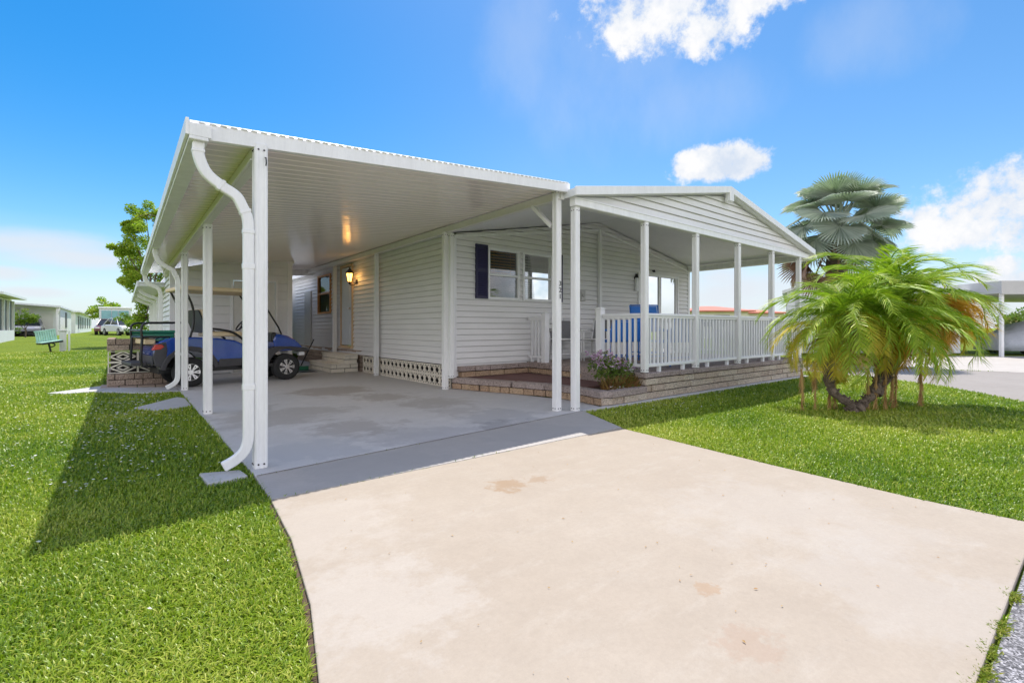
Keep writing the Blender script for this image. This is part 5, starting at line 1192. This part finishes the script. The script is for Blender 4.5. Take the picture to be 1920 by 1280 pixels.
def grass(n):
    az=rng.uniform(R(-58),R(58),n); d=1.0+ (rng.random(n)**1.9)*26
    fx,fy=FA,FB; dx=np.sin(az); dy=np.cos(az); rr=d
    X=rr*(dy*FA+dx*FB); Y=rr*(dy*FB-dx*FA)
    ok=(Y>.28+.04*np.sin(X*9)); 
    for h in holes: ok&=~inpoly(X,Y,h)
    X,Y,rr=X[ok],Y[ok],rr[ok]; n=len(X); print('blades',n)
    Z=gz(X,Y)
    s=np.clip(rr/4.5,.85,3.2)**.75; v=vnoise(X,Y); 
    ln=rng.uniform(.020,.055,n)*(1+.20*v)*s**.35; w=rng.uniform(.0024,.0044,n)*s
    a=rng.uniform(0,2*np.pi,n); lean=rng.uniform(.25,1.05,n)
    ca,sa=np.cos(a),np.sin(a); b=rng.uniform(0,2*np.pi,n)
    px,py=-np.sin(a)*w,np.cos(a)*w
    h1=ln*.6; o1=ln*.35*lean; h2=ln*(1-.35*lean); o2=ln*lean*.95
    V=np.empty((n,5,3)); 
    V[:,0]=np.stack([X-px,Y-py,Z-.005],1); V[:,1]=np.stack([X+px,Y+py,Z-.005],1)
    V[:,2]=np.stack([X+ca*o1+px*.9,Y+sa*o1+py*.9,Z+h1],1); V[:,3]=np.stack([X+ca*o1-px*.9,Y+sa*o1-py*.9,Z+h1],1)
    V[:,4]=np.stack([X+ca*o2,Y+sa*o2,Z+h2],1)
    me=bpy.data.meshes.new('grass'); me.vertices.add(n*5); me.vertices.foreach_set('co',V.ravel())
    base=np.arange(n)*5; quad=np.stack([base,base+1,base+2,base+3],1); tri=np.stack([base+3,base+2,base+4],1)
    loops=np.concatenate([quad.ravel(),tri.ravel()]); me.loops.add(len(loops)); me.loops.foreach_set('vertex_index',loops)
    me.polygons.add(2*n); ls=np.concatenate([np.arange(n)*4,4*n+np.arange(n)*3]); me.polygons.foreach_set('loop_start',ls)
    v2=np.sin(X*.9+1.7*np.sin(Y*.6+1))*np.sin(Y*1.3+.8*np.sin(X*.7)); t=np.clip(.42+.20*v+.24*v2+rng.normal(0,.18,n),0,1); dry=rng.random(n)<.07+.10*np.clip(v2,0,1); t[dry]=.95
    atr=me.attributes.new('tint','FLOAT','POINT'); atr.data.foreach_set('value',np.repeat(t,5))
    me.materials.append(M['grass']); me.update(); me.validate()
    o=bpy.data.objects.new('grass',me); col.objects.link(o); tag(o,'short green lawn grass','grass',kind='stuff')
grass(1500000)
# little white petals in the shaded grass
mb=MB()
def petals(n,fx):
    for i in range(n):
        x,y=fx(); 
        if bool(inpoly(np.array([x]),np.array([y]),slab)[0]) or bool(inpoly(np.array([x]),np.array([y]),drive)[0]): continue
        s_=random.uniform(.004,.0095)*(1+.10*math.hypot(x,y)); z=float(gz(x,y))+random.uniform(.03,.05); a=random.uniform(0,6.28); mb.tint=random.random()
        mb.add([(x+s_*math.cos(a+k*1.57),y+s_*math.sin(a+k*1.57)*.7,z+random.uniform(-.004,.004)) for k in range(4)],[(0,1,2,3)])
petals(520,lambda:(random.gauss(.05,.30),random.uniform(4.3,9.8)))
petals(90,lambda:(random.gauss(-.6,.5),random.uniform(5,11)))
petals(120,lambda:(random.uniform(4.9,8.5),random.uniform(3.5,4.15)))
petals(10,lambda:(random.uniform(-1.2,.5),random.uniform(2,4.2)))
db=MB()
for i in range(70):
    x,y=random.uniform(.8,3.9),random.uniform(.45,3.2)+random.random()*.0; s_=random.uniform(.004,.011); a=random.uniform(0,6.28); db.tint=random.random()
    if bool(inpoly(np.array([x]),np.array([y]),drive)[0]): db.add([(x+s_*math.cos(a),y+s_*math.sin(a),.001),(x-s_*.35*math.sin(a),y+s_*.35*math.cos(a),.004),(x-s_*math.cos(a),y-s_*math.sin(a),.001),(x+s_*.35*math.sin(a),y-s_*.35*math.cos(a),.002)],[(0,1,2,3)])
tag(db.build('leaf_litter',M['frondd']),'tiny dry leaf bits scattered on the driveway','leaf litter',kind='stuff')
tag(mb.build('fallen_petals',M['petal']),'tiny white petals scattered over the grass','petals',kind='stuff')
# weeds along the asphalt joint
wl=['frontmost weed tuft in the joint between driveway and asphalt','second weed tuft along the driveway and asphalt joint','large sprawling weed at the middle of the asphalt joint','thick weed tuft higher up the asphalt joint','small weed at the right end of the asphalt joint']
for i,(x,y,r_) in enumerate(((2.05,.250,.030),(2.15,.250,.034),(2.30,.252,.048),(2.52,.250,.052),(2.86,.246,.04))):
    mb=MB()
    for k in range(260):
        a=random.uniform(0,6.28); q=Vector((x+random.gauss(0,r_*.7),y+random.gauss(0,.013),-.015)); mb.tint=random.random(); leafquad(mb,q,Vector((math.cos(a),math.sin(a),random.uniform(.1,1.0))),random.uniform(.012,.028),.006)
    tag(mb.build('weed_tuft',M['weed'],off=(x,y,-.015)),wl[i],'weed','weeds along the asphalt joint')
